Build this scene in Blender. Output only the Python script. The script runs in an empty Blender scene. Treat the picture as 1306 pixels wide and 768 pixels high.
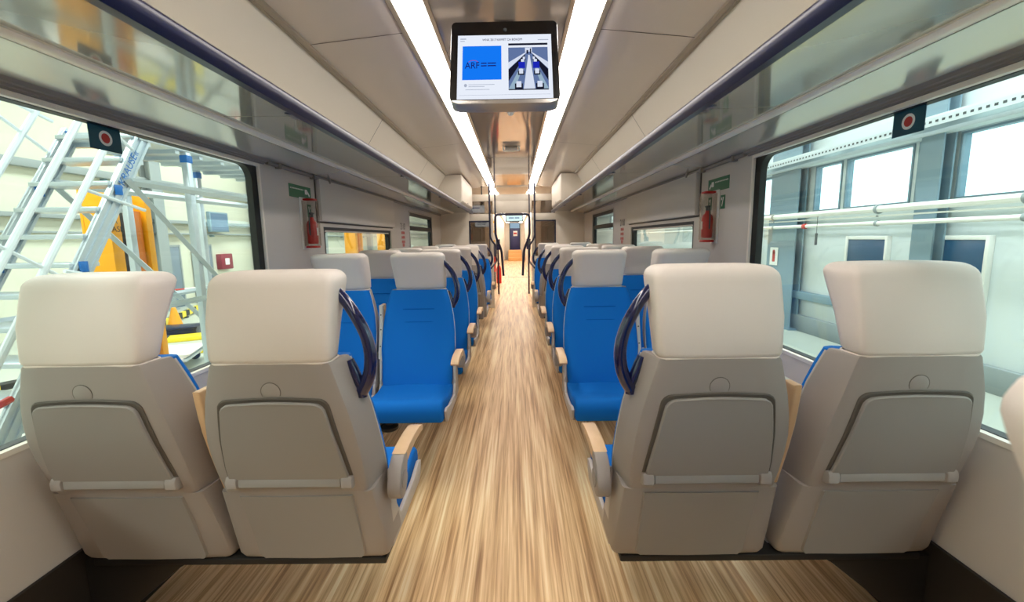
import bpy, bmesh, math, random
from mathutils import Vector, Matrix
random.seed(5)
S = bpy.context.scene
COL = S.collection
PI = math.pi

# ------------------------------------------------------------------ materials
def lin(c):
    return tuple((x/255/12.92 if x/255 <= .04045 else ((x/255+.055)/1.055)**2.4) for x in c) + (1,)

def mat(name, rgb, rough=.5, metal=0., coat=0., bump=None, spec=.5, sheen=0., var=None):
    m = bpy.data.materials.new(name); m.use_nodes = True
    nt = m.node_tree; b = nt.nodes['Principled BSDF']
    b.inputs['Base Color'].default_value = lin(rgb)
    b.inputs['Roughness'].default_value = rough
    b.inputs['Metallic'].default_value = metal
    b.inputs['Coat Weight'].default_value = coat
    b.inputs['Coat Roughness'].default_value = .08
    b.inputs['Specular IOR Level'].default_value = spec
    b.inputs['Sheen Weight'].default_value = sheen
    if bump or var:
        tc = nt.nodes.new('ShaderNodeTexCoord')
        nz = nt.nodes.new('ShaderNodeTexNoise')
        sc, st = bump if bump else (var[0], 0)
        nz.inputs['Scale'].default_value = sc; nz.inputs['Detail'].default_value = 3
        nt.links.new(tc.outputs['Object'], nz.inputs['Vector'])
        if bump:
            bp = nt.nodes.new('ShaderNodeBump'); bp.inputs['Strength'].default_value = st; bp.inputs['Distance'].default_value = .004
            nt.links.new(nz.outputs['Fac'], bp.inputs['Height']); nt.links.new(bp.outputs['Normal'], b.inputs['Normal'])
        if var:
            n2 = nt.nodes.new('ShaderNodeTexNoise'); n2.inputs['Scale'].default_value = var[0]; n2.inputs['Detail'].default_value = 4
            nt.links.new(tc.outputs['Object'], n2.inputs['Vector'])
            mx = nt.nodes.new('ShaderNodeMix'); mx.data_type = 'RGBA'
            mx.inputs[6].default_value = lin(rgb); mx.inputs[7].default_value = lin(var[1])
            nt.links.new(n2.outputs['Fac'], mx.inputs[0]); nt.links.new(mx.outputs[2], b.inputs['Base Color'])
    return m

def emit(name, rgb, strength=1.):
    m = bpy.data.materials.new(name); m.use_nodes = True
    nt = m.node_tree; nt.nodes.clear()
    o = nt.nodes.new('ShaderNodeOutputMaterial'); e = nt.nodes.new('ShaderNodeEmission')
    e.inputs['Color'].default_value = lin(rgb); e.inputs['Strength'].default_value = strength
    nt.links.new(e.outputs[0], o.inputs[0]); return m

def glass(name, tint, refl=.06, rough=.0, boost=1., haze=None):
    """clear pane: tinted transmission plus a mirror share that grows towards grazing angles"""
    m = bpy.data.materials.new(name); m.use_nodes = True
    nt = m.node_tree; nt.nodes.clear()
    o = nt.nodes.new('ShaderNodeOutputMaterial'); t = nt.nodes.new('ShaderNodeBsdfTransparent')
    g = nt.nodes.new('ShaderNodeBsdfGlossy'); g.inputs['Roughness'].default_value = rough
    t.inputs['Color'].default_value = lin(tint)
    fr = nt.nodes.new('ShaderNodeLayerWeight'); fr.inputs['Blend'].default_value = .5
    pw = nt.nodes.new('ShaderNodeMath'); pw.operation = 'POWER'; pw.inputs[1].default_value = 4.
    nt.links.new(fr.outputs['Facing'], pw.inputs[0])
    ma = nt.nodes.new('ShaderNodeMath'); ma.operation = 'MULTIPLY_ADD'; ma.use_clamp = True
    ma.inputs[1].default_value = boost; ma.inputs[2].default_value = refl
    nt.links.new(pw.outputs[0], ma.inputs[0])
    mx = nt.nodes.new('ShaderNodeMixShader')
    body = t
    if haze:
        df = nt.nodes.new('ShaderNodeBsdfDiffuse'); df.inputs['Color'].default_value = lin(haze[0])
        body = nt.nodes.new('ShaderNodeMixShader'); body.inputs[0].default_value = haze[1]
        nt.links.new(t.outputs[0], body.inputs[1]); nt.links.new(df.outputs[0], body.inputs[2])
    nt.links.new(ma.outputs[0], mx.inputs[0]); nt.links.new(body.outputs[0], mx.inputs[1]); nt.links.new(g.outputs[0], mx.inputs[2])
    nt.links.new(mx.outputs[0], o.inputs[0]); return m

def floor_mat():
    m = bpy.data.materials.new('streaky_oak_vinyl'); m.use_nodes = True
    nt = m.node_tree; b = nt.nodes['Principled BSDF']
    tc = nt.nodes.new('ShaderNodeTexCoord')
    def streak(sx, sy, det):
        mp = nt.nodes.new('ShaderNodeMapping'); mp.inputs['Scale'].default_value = (sx, sy, 1)
        nz = nt.nodes.new('ShaderNodeTexNoise'); nz.inputs['Scale'].default_value = 1; nz.inputs['Detail'].default_value = det; nz.inputs['Roughness'].default_value = .6
        nt.links.new(tc.outputs['Object'], mp.inputs['Vector']); nt.links.new(mp.outputs[0], nz.inputs['Vector']); return nz
    a = streak(95, 1.6, 4); c = streak(22, .7, 2)
    ad = nt.nodes.new('ShaderNodeMath'); ad.operation = 'ADD'
    nt.links.new(a.outputs['Fac'], ad.inputs[0]); nt.links.new(c.outputs['Fac'], ad.inputs[1])
    hf = nt.nodes.new('ShaderNodeMath'); hf.operation = 'MULTIPLY'; hf.inputs[1].default_value = .5
    nt.links.new(ad.outputs[0], hf.inputs[0])
    cr = nt.nodes.new('ShaderNodeValToRGB')
    e = cr.color_ramp.elements
    e[0].position = .36; e[0].color = lin((158, 114, 72)); e[1].position = .66; e[1].color = lin((255, 232, 192))
    n = e.new(.45); n.color = lin((206, 160, 112)); n = e.new(.54); n.color = lin((236, 198, 148))
    nt.links.new(hf.outputs[0], cr.inputs[0]); nt.links.new(cr.outputs[0], b.inputs['Base Color'])
    b.inputs['Roughness'].default_value = .42; b.inputs['Specular IOR Level'].default_value = .4
    return m

M = {}
M['floor'] = floor_mat()
M['shell'] = mat('taupe_plastic', (159, 150, 144), .48, bump=(900, .05))
M['shell_edge'] = mat('pale_grey_plastic', (200, 197, 190), .45)
M['cheek'] = mat('light_taupe_plastic', (192, 184, 177), .45)
M['tray'] = mat('tray_plastic', (150, 144, 139), .5, bump=(900, .05))
M['dark_gap'] = mat('tray_recess_dark', (88, 80, 72), .6)
M['leather'] = mat('cream_leather', (228, 217, 208), .55, bump=(500, .06))
M['blue'] = mat('blue_moquette', (0, 108, 196), .8, bump=(700, .12), spec=.25, sheen=.0)
M['seam'] = mat('blue_seam', (0, 86, 168), .9, spec=.1)
M['wood'] = mat('beech_armrest', (232, 196, 154), .4, var=(25, (220, 180, 136)))
M['navy'] = mat('navy_lacquer', (14, 22, 72), .15, coat=.8)
M['navy_rail'] = mat('navy_rail', (8, 13, 58), .3, spec=.4)
M['navy_dark'] = mat('navy_pole', (24, 28, 58), .3)
M['black'] = mat('black_rubber', (12, 12, 13), .45)
M['kick'] = mat('black_kick_panel', (40, 34, 30), .55)
M['beam'] = mat('black_steel', (34, 31, 29), .5)
M['screw'] = mat('screw_dark', (45, 45, 45), .4)
M['wall'] = mat('warm_grey_wall', (206, 198, 190), .5, bump=(600, .03))
M['cream'] = mat('cream_panel', (228, 218, 203), .42)
M['ceil'] = mat('satin_ceiling', (222, 212, 202), .16, spec=.55)
M['ceilgloss'] = mat('mirror_ceiling', (186, 174, 162), .07, metal=.35, spec=.7)
M['trim'] = mat('bronze_trim', (176, 164, 148), .3, metal=.5)
M['seamdark'] = mat('panel_seam', (92, 82, 72), .6)
M['ledge'] = mat('grey_ledge', (128, 120, 112), .35)
M['rackmetal'] = mat('polished_rack_tray', (214, 210, 202), .16, metal=.55)
M['profile'] = mat('pale_alloy', (240, 230, 218), .35, metal=.1)
M['rackglass'] = glass('rack_glass', (226, 232, 226), .17, .08, 1., ((192, 190, 178), .58))
M['winglass'] = glass('window_glass', (240, 249, 249), .02)
M['partglass'] = glass('smoked_glass', (172, 164, 156), .10)
M['light'] = emit('light_diffuser', (255, 247, 238), 11.5)
M['white'] = mat('white_plastic', (238, 236, 230), .4)
M['alu'] = mat('aluminium', (205, 214, 222), .35, metal=.55)
M['alutube'] = mat('pale_tube', (232, 238, 244), .35, metal=.1)
M['alublue'] = mat('blue_fitting', (20, 112, 196), .45)
M['hallfloor'] = mat('hall_concrete', (196, 200, 190), .6, var=(1.2, (180, 184, 172)))
M['hallwall'] = mat('hall_cream_wall', (218, 218, 200), .8)
M['hallwall_r'] = mat('hall_panel_wall', (216, 224, 226), .7)
M['steel'] = mat('blue_grey_steel', (128, 152, 166), .5)
M['steel_l'] = mat('grey_steel', (150, 158, 160), .5)
M['orange'] = mat('orange_paint', (250, 168, 10), .4)
M['orange2'] = mat('deep_orange_paint', (224, 120, 20), .4)
M['machine'] = mat('dark_machine', (64, 70, 76), .5)
M['yellow'] = mat('yellow_paint', (246, 222, 40), .45)
M['red'] = mat('red_paint', (200, 34, 24), .3)
M['redmat'] = mat('red_vinyl', (196, 60, 52), .5)
M['maroon'] = mat('maroon_box', (140, 40, 58), .5)
M['doorblue'] = mat('dark_blue_door', (34, 78, 112), .3)
M['teal'] = mat('teal_vinyl', (10, 74, 92), .4)
M['green'] = mat('green_sign', (14, 106, 66), .4)
M['greywin'] = mat('grey_door', (126, 140, 154), .5)
M['facade'] = mat('pale_facade', (240, 238, 232), .8)
M['signwhite'] = mat('sign_white', (240, 240, 236), .5)
M['ink'] = mat('dark_ink', (46, 46, 46), .6)
M['casing'] = glass('clear_case', (236, 232, 228), .05)
M['gold'] = mat('yellow_post', (214, 170, 60), .4)
M['step'] = mat('honey_step', (226, 170, 106), .4)
M['navydoor'] = mat('navy_door', (40, 46, 96), .4)
M['silver'] = mat('brushed_silver', (176, 170, 164), .3, metal=.6)
M['tvblack'] = mat('tv_black', (14, 12, 11), .2)
M['scr_white'] = emit('screen_white', (232, 238, 250), 1.)
M['scr_blue'] = emit('screen_blue', (20, 120, 244), 1.)
M['scr_navy'] = emit('screen_navy', (24, 30, 110), 1.)
M['scr_ink'] = emit('screen_ink', (60, 64, 92), 1.)
M['scr_grey'] = emit('screen_grey', (168, 176, 196), 1.)
M['scr_red'] = emit('screen_red', (170, 60, 120), 1.)
M['scr_dark'] = emit('screen_dark', (24, 26, 44), 1.)
M['scr_slate'] = emit('screen_slate', (96, 116, 160), 1.)
M['glow_royal'] = emit('royal_glow', (28, 40, 180), 1.)
M['scr_pale'] = emit('screen_pale', (214, 222, 240), 1.)
M['scr_cyan'] = emit('screen_cyan', (214, 240, 238), 1.1)
M['glow_bright'] = emit('bright_glow', (214, 232, 250), 2.2)
M['glow_mid'] = emit('mid_glow', (150, 176, 196), 1.)

# ------------------------------------------------------------------ mesh helpers
def new(): return bmesh.new()

def merge(bm, b2, matrix=None):
    if matrix is not None: bmesh.ops.transform(b2, matrix=matrix, verts=b2.verts)
    me = bpy.data.meshes.new('tmp'); b2.to_mesh(me); b2.free(); bm.from_mesh(me); bpy.data.meshes.remove(me)

def box(bm, lo, hi, bev=0., seg=2, mi=0, rot=None):
    c = [(a+b)/2 for a, b in zip(lo, hi)]; s = [abs(b-a) for a, b in zip(lo, hi)]
    b2 = new(); bmesh.ops.create_cube(b2, size=1)
    bmesh.ops.transform(b2, matrix=Matrix.Diagonal((*s, 1)), verts=b2.verts)
    if bev: bmesh.ops.bevel(b2, geom=list(b2.edges), offset=min(bev, min(s)*.49), segments=seg, profile=.5, affect='EDGES', clamp_overlap=True)
    for f in b2.faces: f.material_index = mi
    mt = Matrix.Translation(c)
    if rot: mt = mt @ rot
    merge(bm, b2, mt)

def prism(bm, pts, a, b, ax='x', bev=0., seg=2, mi=0):
    """polygon in the two other axes (cyclic order y,z / x,z / x,y), extruded from a to b"""
    def p(q, t): return {'x': (t, q[0], q[1]), 'y': (q[0], t, q[1]), 'z': (q[0], q[1], t)}[ax]
    b2 = new()
    v0 = [b2.verts.new(p(q, a)) for q in pts]; v1 = [b2.verts.new(p(q, b)) for q in pts]
    n = len(pts); caps = [b2.faces.new(v0), b2.faces.new(v1[::-1])]
    for i in range(n): b2.faces.new((v0[i], v1[i], v1[(i+1) % n], v0[(i+1) % n]))
    bmesh.ops.recalc_face_normals(b2, faces=b2.faces)
    if bev:
        ed = list({e for f in caps for e in f.edges})
        bmesh.ops.bevel(b2, geom=ed, offset=bev, segments=seg, profile=.5, affect='EDGES', clamp_overlap=True)
    for f in b2.faces: f.material_index = mi
    merge(bm, b2)

def loft(bm, secs, cap=True, closed=True, mi=0):
    b2 = new(); rows = [[b2.verts.new(p) for p in s] for s in secs]
    n = len(secs[0])
    for r0, r1 in zip(rows, rows[1:]):
        for i in range(n if closed else n-1):
            b2.faces.new((r0[i], r0[(i+1) % n], r1[(i+1) % n], r1[i]))
    if cap and closed: b2.faces.new(rows[0][::-1]); b2.faces.new(rows[-1])
    bmesh.ops.recalc_face_normals(b2, faces=b2.faces)
    for f in b2.faces: f.material_index = mi
    merge(bm, b2)

def tube(bm, pts, r, n=8, mi=0, flat=None):
    """round (or flattened) tube along a polyline; r may be a list"""
    pts = [Vector(p) for p in pts]; rs = r if isinstance(r, (list, tuple)) else [r]*len(pts)
    T = []
    for i in range(len(pts)):
        a = pts[max(i-1, 0)]; b = pts[min(i+1, len(pts)-1)]; T.append((b-a).normalized())
    up = Vector((0, 0, 1)) if abs(T[0].z) < .9 else Vector((0, 1, 0))
    u = T[0].cross(up).normalized(); secs = []
    for p, t, rr in zip(pts, T, rs):
        u = (u - t*u.dot(t)).normalized(); w = t.cross(u)
        k = flat or 1.
        secs.append([p + u*rr*math.cos(2*PI*j/n) + w*rr*k*math.sin(2*PI*j/n) for j in range(n)])
    loft(bm, secs, mi=mi)

def lathe(bm, prof, c=(0, 0, 0), ax='z', n=24, mi=0):
    secs = []
    for r, h in prof:
        ring = []
        for j in range(n):
            a = 2*PI*j/n; x, y = r*math.cos(a), r*math.sin(a)
            ring.append({'z': (c[0]+x, c[1]+y, c[2]+h), 'x': (c[0]+h, c[1]+x, c[2]+y), 'y': (c[0]+x, c[1]+h, c[2]+y)}[ax])
        secs.append(ring)
    loft(bm, secs, mi=mi)

def spline(pts, m=6):
    """Catmull-Rom through points (tuples of any dimension)"""
    P = [pts[0]] + list(pts) + [pts[-1]]; out = []
    for i in range(1, len(P)-2):
        for k in range(m):
            t = k/m
            out.append(tuple(.5*((2*b)+(-a+c)*t+(2*a-5*b+4*c-d)*t*t+(-a+3*b-3*c+d)*t**3) for a, b, c, d in zip(P[i-1], P[i], P[i+1], P[i+2])))
    out.append(tuple(pts[-1])); return out

def rrect(w, d, r, k=5):
    """rounded rectangle about the origin, half sizes w, d"""
    out = []; r = min(r, w*.99, d*.99)
    for cx, cy, a0 in ((w-r, d-r, 0), (-w+r, d-r, 90), (-w+r, -d+r, 180), (w-r, -d+r, 270)):
        for j in range(k+1):
            a = math.radians(a0+90*j/k); out.append((cx+r*math.cos(a), cy+r*math.sin(a)))
    return out

def poly(bm, pts, mi=0):
    f = bm.faces.new([bm.verts.new(p) for p in pts]); f.material_index = mi

def obj(name, bm, m, parent=None, angle=35, loc=None):
    me = bpy.data.meshes.new(name); bmesh.ops.remove_doubles(bm, verts=bm.verts, dist=1e-6)
    bm.to_mesh(me); bm.free()
    for q in (m if isinstance(m, (list, tuple)) else [m]): me.materials.append(q)
    if angle:
        me.shade_smooth(); me.set_sharp_from_angle(angle=math.radians(angle))
    o = bpy.data.objects.new(name, me); COL.objects.link(o)
    if parent: o.parent = parent
    if loc: o.location = loc
    return o

def tag(o, label=None, cat=None, group=None, kind=None):
    if label: o['label'] = label
    if cat: o['category'] = cat
    if group: o['group'] = group
    if kind: o['kind'] = kind
    return o

def thing(name, label, cat, loc=(0, 0, 0), rz=0, group=None):
    o = bpy.data.objects.new(name, None); o.empty_display_size = .1; COL.objects.link(o)
    o.location = loc; o.rotation_euler = (0, 0, rz)
    return tag(o, label, cat, group)

def struct(name, bm, m, label=None, angle=35):
    o = obj(name, bm, m, None, angle); o['kind'] = 'structure'
    o['label'] = label or name.replace('_', ' '); return o

def copy_tree(o, parent=None):
    kids = [c for c in list(bpy.data.objects) if c.parent == o]
    c = o.copy(); COL.objects.link(c)
    if parent: c.parent = parent
    for k in kids: copy_tree(k, c)
    return c

def text_mesh(body, size, ext=.0004):
    cu = bpy.data.curves.new('txt', 'FONT'); cu.body = body; cu.size = size; cu.extrude = ext
    cu.align_x = 'CENTER'; cu.align_y = 'CENTER'
    o = bpy.data.objects.new('txt', cu); COL.objects.link(o)
    bpy.context.view_layer.update()
    me = bpy.data.meshes.new_from_object(o.evaluated_get(bpy.context.evaluated_depsgraph_get()))
    bpy.data.objects.remove(o); bpy.data.curves.remove(cu)
    return me

def add_text(bm, body, size, mt, mi=0):
    me = text_mesh(body, size); b2 = new(); b2.from_mesh(me); bpy.data.meshes.remove(me)
    for f in b2.faces: f.material_index = mi
    merge(bm, b2, mt)

# ------------------------------------------------------------------ camera
th, yaw, roll, F, H, CX = .1414, .0098, .0153, 560., 1.31, .0524
def cam_axes():
    ct, st, cy, sy = math.cos(th), math.sin(th), math.cos(yaw), math.sin(yaw)
    rot = lambda v: Vector((cy*v[0]-sy*v[1], sy*v[0]+cy*v[1], v[2]))
    w, u, r = rot((0, ct, -st)), rot((0, st, ct)), rot((1, 0, 0))
    cr, sr = math.cos(roll), math.sin(roll)
    return cr*r-sr*u, sr*r+cr*u, w
r_, u_, w_ = cam_axes()
cd = bpy.data.cameras.new('camera'); cam = bpy.data.objects.new('camera', cd); COL.objects.link(cam)
cam.matrix_world = Matrix(((r_.x, u_.x, -w_.x, CX), (r_.y, u_.y, -w_.y, 0), (r_.z, u_.z, -w_.z, H), (0, 0, 0, 1)))
cd.sensor_width = 36; cd.lens = F*36/1306; cd.clip_start = .02; cd.clip_end = 300
cd.dof.use_dof = True; cd.dof.focus_distance = 3.; cd.dof.aperture_fstop = 5.6
S.camera = cam

# ------------------------------------------------------------------ train shell
XW = 1.34
Y0, Y1 = -2.4, 8.3           # saloon ends
WIN = {1: (-1.6, 2.46, .745, 1.732), 2: (3.22, 4.96, .745, 1.415), 3: (5.84, 7.42, .745, 1.69)}
for side, nm in ((-1, 'left'), (1, 'right')):
    bm = new()
    def wb(y0, y1, z0, z1):
        if y1-y0 > 1e-4 and z1-z0 > 1e-4:
            box(bm, (side*XW, y0, z0), (side*(XW+.07), y1, z1))
    wb(Y0, 14.5, .0, WIN[1][2]); wb(Y0, 14.5, 1.732, 2.45)
    wb(Y0, WIN[1][0], .745, 1.732); wb(WIN[1][1], WIN[2][0], .745, 1.732); wb(WIN[2][1], WIN[3][0], .745, 1.732); wb(WIN[3][1], 14.5, .745, 1.732)
    wb(WIN[2][0], WIN[2][1], WIN[2][3], 1.732); wb(WIN[3][0], WIN[3][1], WIN[3][3], 1.732)
    struct('wall_'+nm, bm, M['wall'], 'warm grey %s side wall of the carriage' % nm)
    bm = new(); box(bm, (side*(XW-.006), Y0, .0), (side*(XW+.002), 8.28, .35)); box(bm, (side*(XW-.012), Y0, .345), (side*(XW+.002), 8.28, .356))
    struct('baseboard_'+nm, bm, M['kick'], 'black kick panel along the foot of the %s wall' % nm)
    # raised panel that houses the roller blind above the low window
    bm = new(); xa = XW-.036
    box(bm, (side*xa, 3.13, 1.452), (side*(XW+.003), 5.02, 1.745), .008)
    struct('trim_%d' % (1 if side < 0 else 2), bm, M['wall'], 'raised blind panel over the low window, %s wall' % nm)
    bm = new(); box(bm, (side*(XW-.006), 3.122, 1.440), (side*(XW+.003), 5.025, 1.4535)); box(bm, (side*(XW-.004), 3.117, 1.440), (side*(XW+.003), 3.131, 1.75))
    struct('trim_%d' % (3 if side < 0 else 4), bm, M['seamdark'], 'dark seam round the blind panel, %s wall' % nm)
    # windows: black gasket frame with rounded corners, pale outer line, pane
    for k, (y0, y1, z0, z1) in WIN.items():
        idx = k if side < 0 else k+3
        root = thing('window_%d' % idx, None, None); root['kind'] = 'structure'; root['label'] = 'carriage window %d on the %s wall' % (k, nm)
        cy, cz, hw, hh = (y0+y1)/2, (z0+z1)/2, (y1-y0)/2, (z1-z0)/2
        bm = new(); fr = {1: .05, 2: .06, 3: .09}[k]
        O = rrect(hw, hh, .004, 6); I = rrect(hw-fr, hh-{1: .016, 2: .035, 3: .055}[k], .075 if k == 1 else .03, 6)
        xs = (XW+.004, XW+.05)
        ring = lambda pts, x: [(side*x, cy+p[0], cz+p[1]) for p in pts]
        loft(bm, [ring(O, xs[1]), ring(O, xs[0]), ring(I, xs[0]+.012), ring(I, xs[1]), ring(O, xs[1])], cap=False)
        if k == 3: box(bm, (side*(XW+.008), y0+.02, 1.44), (side*(XW+.05), y1-.02, 1.5), .004)
        obj('window_frame', bm, M['black'], root)
        bm = new(); O2 = rrect(hw+.002, hh+.002, .006, 6); I2 = rrect(hw-.014, hh-.014, .006, 6)
        if k != 2:
            loft(bm, [ring(O2, XW+.02), ring(O2, XW-.005), ring(I2, XW-.005), ring(I2, XW+.02), ring(O2, XW+.02)], cap=False)
        else:
            box(bm, (side*(XW-.005), y1-.02, z0), (side*(XW+.02), y1, z1)); box(bm, (side*(XW-.005), y0, z0-.012), (side*(XW+.02), y1, z0))
        obj('window_trim', bm, M['silver'] if k != 1 else M['profile'], root)
        bm = new(); box(bm, (side*(XW+.034), y0+.02, z0+.01), (side*(XW+.040), y1-.02, z1-.01)); obj('window_pane', bm, M['winglass'], root)
        if k == 2:
            bm = new(); box(bm, (side*(XW+.012), y0+.01, z1-.035), (side*(XW+.03), y1-.01, z1)); obj('blind_slot', bm, M['wall'], root)
    # dark grooved ledge between rack and window
    bm = new()
    prism(bm, [(side*1.300, 1.7605), (side*XW, 1.754), (side*XW, 1.736), (side*1.333, 1.736), (side*1.330, 1.741), (side*1.322, 1.742), (side*1.319, 1.748), (side*1.308, 1.750), (side*1.304, 1.756)], Y0, 2.5, 'y')
    struct('trim_%d' % (5 if side < 0 else 6), bm, M['ledge'], 'grooved grey ledge above the big window, %s wall' % nm, 20)
    # cream panel behind the rack
    bm = new()
    prism(bm, [(side*.955, 2.25), (side*1.25, 1.80), (side*1.40, 1.80), (side*1.40, 2.28), (side*.97, 2.28)], Y0, 8.3, 'y')
    struct('trim_%d' % (7 if side < 0 else 8), bm, M['cream'], 'sloping cream panel above the rack, %s side' % nm)
    bm = new()
    n = Vector((-.45*side, 0, -.295)).normalized()
    for ys in (-.4, 1.42, 3.55, 5.35):
        a = Vector((side*.957, ys, 2.245)); b = Vector((side*1.24, ys, 1.815)); d = Vector((0, .003, 0)); o_ = n*.0012
        poly(bm, [a-d+o_, a+d+o_, b+d+o_, b-d+o_])
    struct('trim_%d' % (9 if side < 0 else 10), bm, M['seamdark'], 'thin joints in the cream panel, %s side' % nm, 0)
    # ceiling joint rail
    bm = new()
    prism(bm, [(side*.925, 2.262), (side*.925, 2.240), (side*.94, 2.232), (side*.955, 2.240), (side*.972, 2.232), (side*.975, 2.262)], Y0, 6.62, 'y', mi=0)
    struct('trim_%d' % (11 if side < 0 else 12), bm, M['trim'], 'bronze rail along the ceiling joint, %s side' % nm)

bm = new(); box(bm, (-1.41, Y0, -.08), (1.41, 15., 0)); struct('floor', bm, M['floor'], 'streaky oak vinyl floor of the carriage')
# ceiling: centre strip, outer panels
bm = new()
box(bm, (-.30, Y0, 2.30), (.30, 8.6, 2.36))
struct('ceiling', bm, M['ceilgloss'], 'glossy centre panel of the ceiling')
bm = new()
for s in (-1, 1):
    prism(bm, [(s*.478, 2.298), (s*.94, 2.252), (s*.94, 2.36), (s*.478, 2.36)], Y0, 8.6, 'y')
struct('ceiling_panels', bm, M['ceil'], 'satin outer ceiling panels')
bm = new()
for s in (-1, 1):
    prism(bm, [(s*.30, 2.292), (s*.318, 2.288), (s*.318, 2.36), (s*.30, 2.36)], Y0, 9.4, 'y')
    prism(bm, [(s*.447, 2.288), (s*.474, 2.292), (s*.474, 2.36), (s*.447, 2.36)], Y0, 9.4, 'y')
    box(bm, (s*.318, Y0, 2.335), (s*.447, 9.4, 2.36))
struct('trim_13', bm, M['trim'], 'bronze edges along the light strips')
bm = new()
for ys in (-.2, 2.27, 4.74, 7.2):
    for s in (-1, 1):
        a = Vector((s*.478, ys, 2.2970)); b = Vector((s*.93, ys, 2.2518)); d = Vector((0, .003, 0))
        poly(bm, [a-d, a+d, b+d, b-d])
    if ys not in (2.27,): poly(bm, [(-.295, ys-.003, 2.2988), (-.295, ys+.003, 2.2988), (.295, ys+.003, 2.2988), (.295, ys-.003, 2.2988)])
poly(bm, [(-.295, 1.70, 2.2988), (-.295, 1.706, 2.2988), (.295, 1.706, 2.2988), (.295, 1.70, 2.2988)])
struct('trim_14', bm, M['seamdark'], 'thin joints between ceiling panels', 0)
bm = new(); box(bm, (-1.42, Y0-.06, -.1), (1.42, Y0, 2.4)); struct('wall_back', bm, M['wall'], 'wall behind the viewpoint')
bm = new(); box(bm, (-1.41, Y0-.05, 2.36), (1.41, 30., 2.44)); struct('ceiling_roof', bm, M['cream'], 'roof deck above the ceiling panels')

# light strips
for s, w in ((-1, 'stair-platform'), (1, 'piped-wall')):
    t = thing('ceiling_light', 'long white light strip in the saloon ceiling, %s side of the screen' % w, 'ceiling light', (s*.3825, 0, 2.296), 0, 'light strips')
    bm = new(); box(bm, (-.062, -1.3, -.020), (.062, 7.15, .02), .014, 3); obj('diffuser', bm, M['light'], t)
    bm = new(); box(bm, (-.064, 7.15, -.024), (.064, 7.19, .02), .003); obj('end_cap', bm, M['trim'], t)
    t = thing('ceiling_light', 'short white light strip past the grab poles, %s side' % w, 'ceiling light', (s*.3825, 0, 2.296), 0, 'short light strips')
    bm = new(); box(bm, (-.062, 7.25, -.020), (.062, 9.4, .02), .014, 3); obj('diffuser', bm, M['light'], t)

# ------------------------------------------------------------------ luggage racks
CLIPS = (-1.65, .05, 1.78, 3.46, 5.14, 6.8)
for s, w in ((-1, 'stair-platform'), (1, 'piped-wall')):
    R0, R1 = Y0+.02, 8.22
    t = thing('luggage_rack', 'glass and metal luggage rack with blue rail along the %s side' % w, 'luggage rack', (s*1.1, 0, 1.8), 0, 'luggage racks')
    X = lambda x: s*(x-1.1)
    bm = new()
    prism(bm, [(X(.716), -.018), (X(.714), .006), (X(.722), .016), (X(.742), .018), (X(.758), .010), (X(.762), -.018), (X(.752), -.034), (X(.726), -.034)], R0, R1, 'y')
    obj('rail', bm, M['navy_rail'], t, 50)
    bm = new(); box(bm, (X(.726), R0, .0165), (X(.733), R1, .0195), .001); obj('rail_cap', bm, M['ledge'], t)
    for a, b in zip((R0,)+CLIPS[1:], CLIPS[1:]+(R1,)):
        bm = new(); prism(bm, [(X(.760), -.010), (X(.760), -.002), (X(1.085), .004), (X(1.085), -.004)], a+.004, b-.004, 'y'); obj('glass_panel', bm, M['rackglass'], t, 0)
    for c in CLIPS[1:]:
        bm = new(); prism(bm, [(X(.735), .008), (X(.775), .012), (X(.812), .004), (X(.812), -.012), (X(.735), -.024)], c-.05, c+.05, 'y', .003); obj('clip', bm, M['navy'], t)
        bm = new(); box(bm, (X(.80), c-.012, .006), (X(1.30), c+.012, .018), .003); obj('bracket', bm, M['silver'], t)
    bm = new(); prism(bm, [(X(1.075), -.010), (X(1.080), .012), (X(1.118), .012), (X(1.118), -.014), (X(1.106), -.020), (X(1.085), -.018)], R0, R1, 'y'); obj('front_profile', bm, M['profile'], t)
    bm = new(); box(bm, (X(1.118), R0, -.015), (X(1.123), R1, .004)); obj('groove', bm, M['seamdark'], t)
    bm = new(); prism(bm, [(X(1.123), -.012), (X(1.123), .004), (X(1.335), -.028), (X(1.335), -.044)], R0, R1, 'y'); obj('tray', bm, M['rackmetal'], t)
    bm = new(); tube(bm, [(X(1.318), 2.5, -.052), (X(1.318), 8.2, -.052)], .012, 8); obj('fixing_rail', bm, M['ledge'], t)
    for yy in (2.62, 3.05, 3.3):
        bm = new(); box(bm, (X(1.298), yy-.012, -.072), (X(1.332), yy+.012, -.030), .004); obj('fixing_clip', bm, M['ledge'], t)

# cream cabinets at the end of the racks
for s, w in ((-1, 'stair-platform'), (1, 'piped-wall')):
    t = thing('overhead_cabinet', 'cream overhead cabinet at the far rack end, %s side' % w, 'cabinet', (s*.98, 7.46, 1.97), 0, 'overhead cabinets')
    bm = new(); prism(bm, [(s*-.245, -.10), (s*-.215, -.13), (s*.20, -.13), (s*.02, .278), (s*-.245, .278)], -.82, .80, 'y', .004); obj('body', bm, M['cream'], t)
    bm = new(); prism(bm, [(s*-.251, -.09), (s*-.251, .268), (s*-.245, .268), (s*-.245, -.09)], -.79, .77, 'y', .002); hd = obj('door', bm, M['cream'], t)
    bm = new(); box(bm, (s*-.256, -.05, -.08), (s*-.251, .05, -.065), .002); obj('latch', bm, M['silver'], hd)

# ------------------------------------------------------------------ seats
def yb(z):   # back line of the seat, leaning towards its back
    K = [(.33, .0), (.46, -.034), (.60, -.076), (.70, -.108), (.80, -.134), (.90, -.148), (1.0, -.154), (1.10, -.146), (1.24, -.108)]
    for (a, p), (b, q) in zip(K, K[1:]):
        if z <= b: return p+(q-p)*(z-a)/(b-a)
    return K[-1][1]

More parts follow.
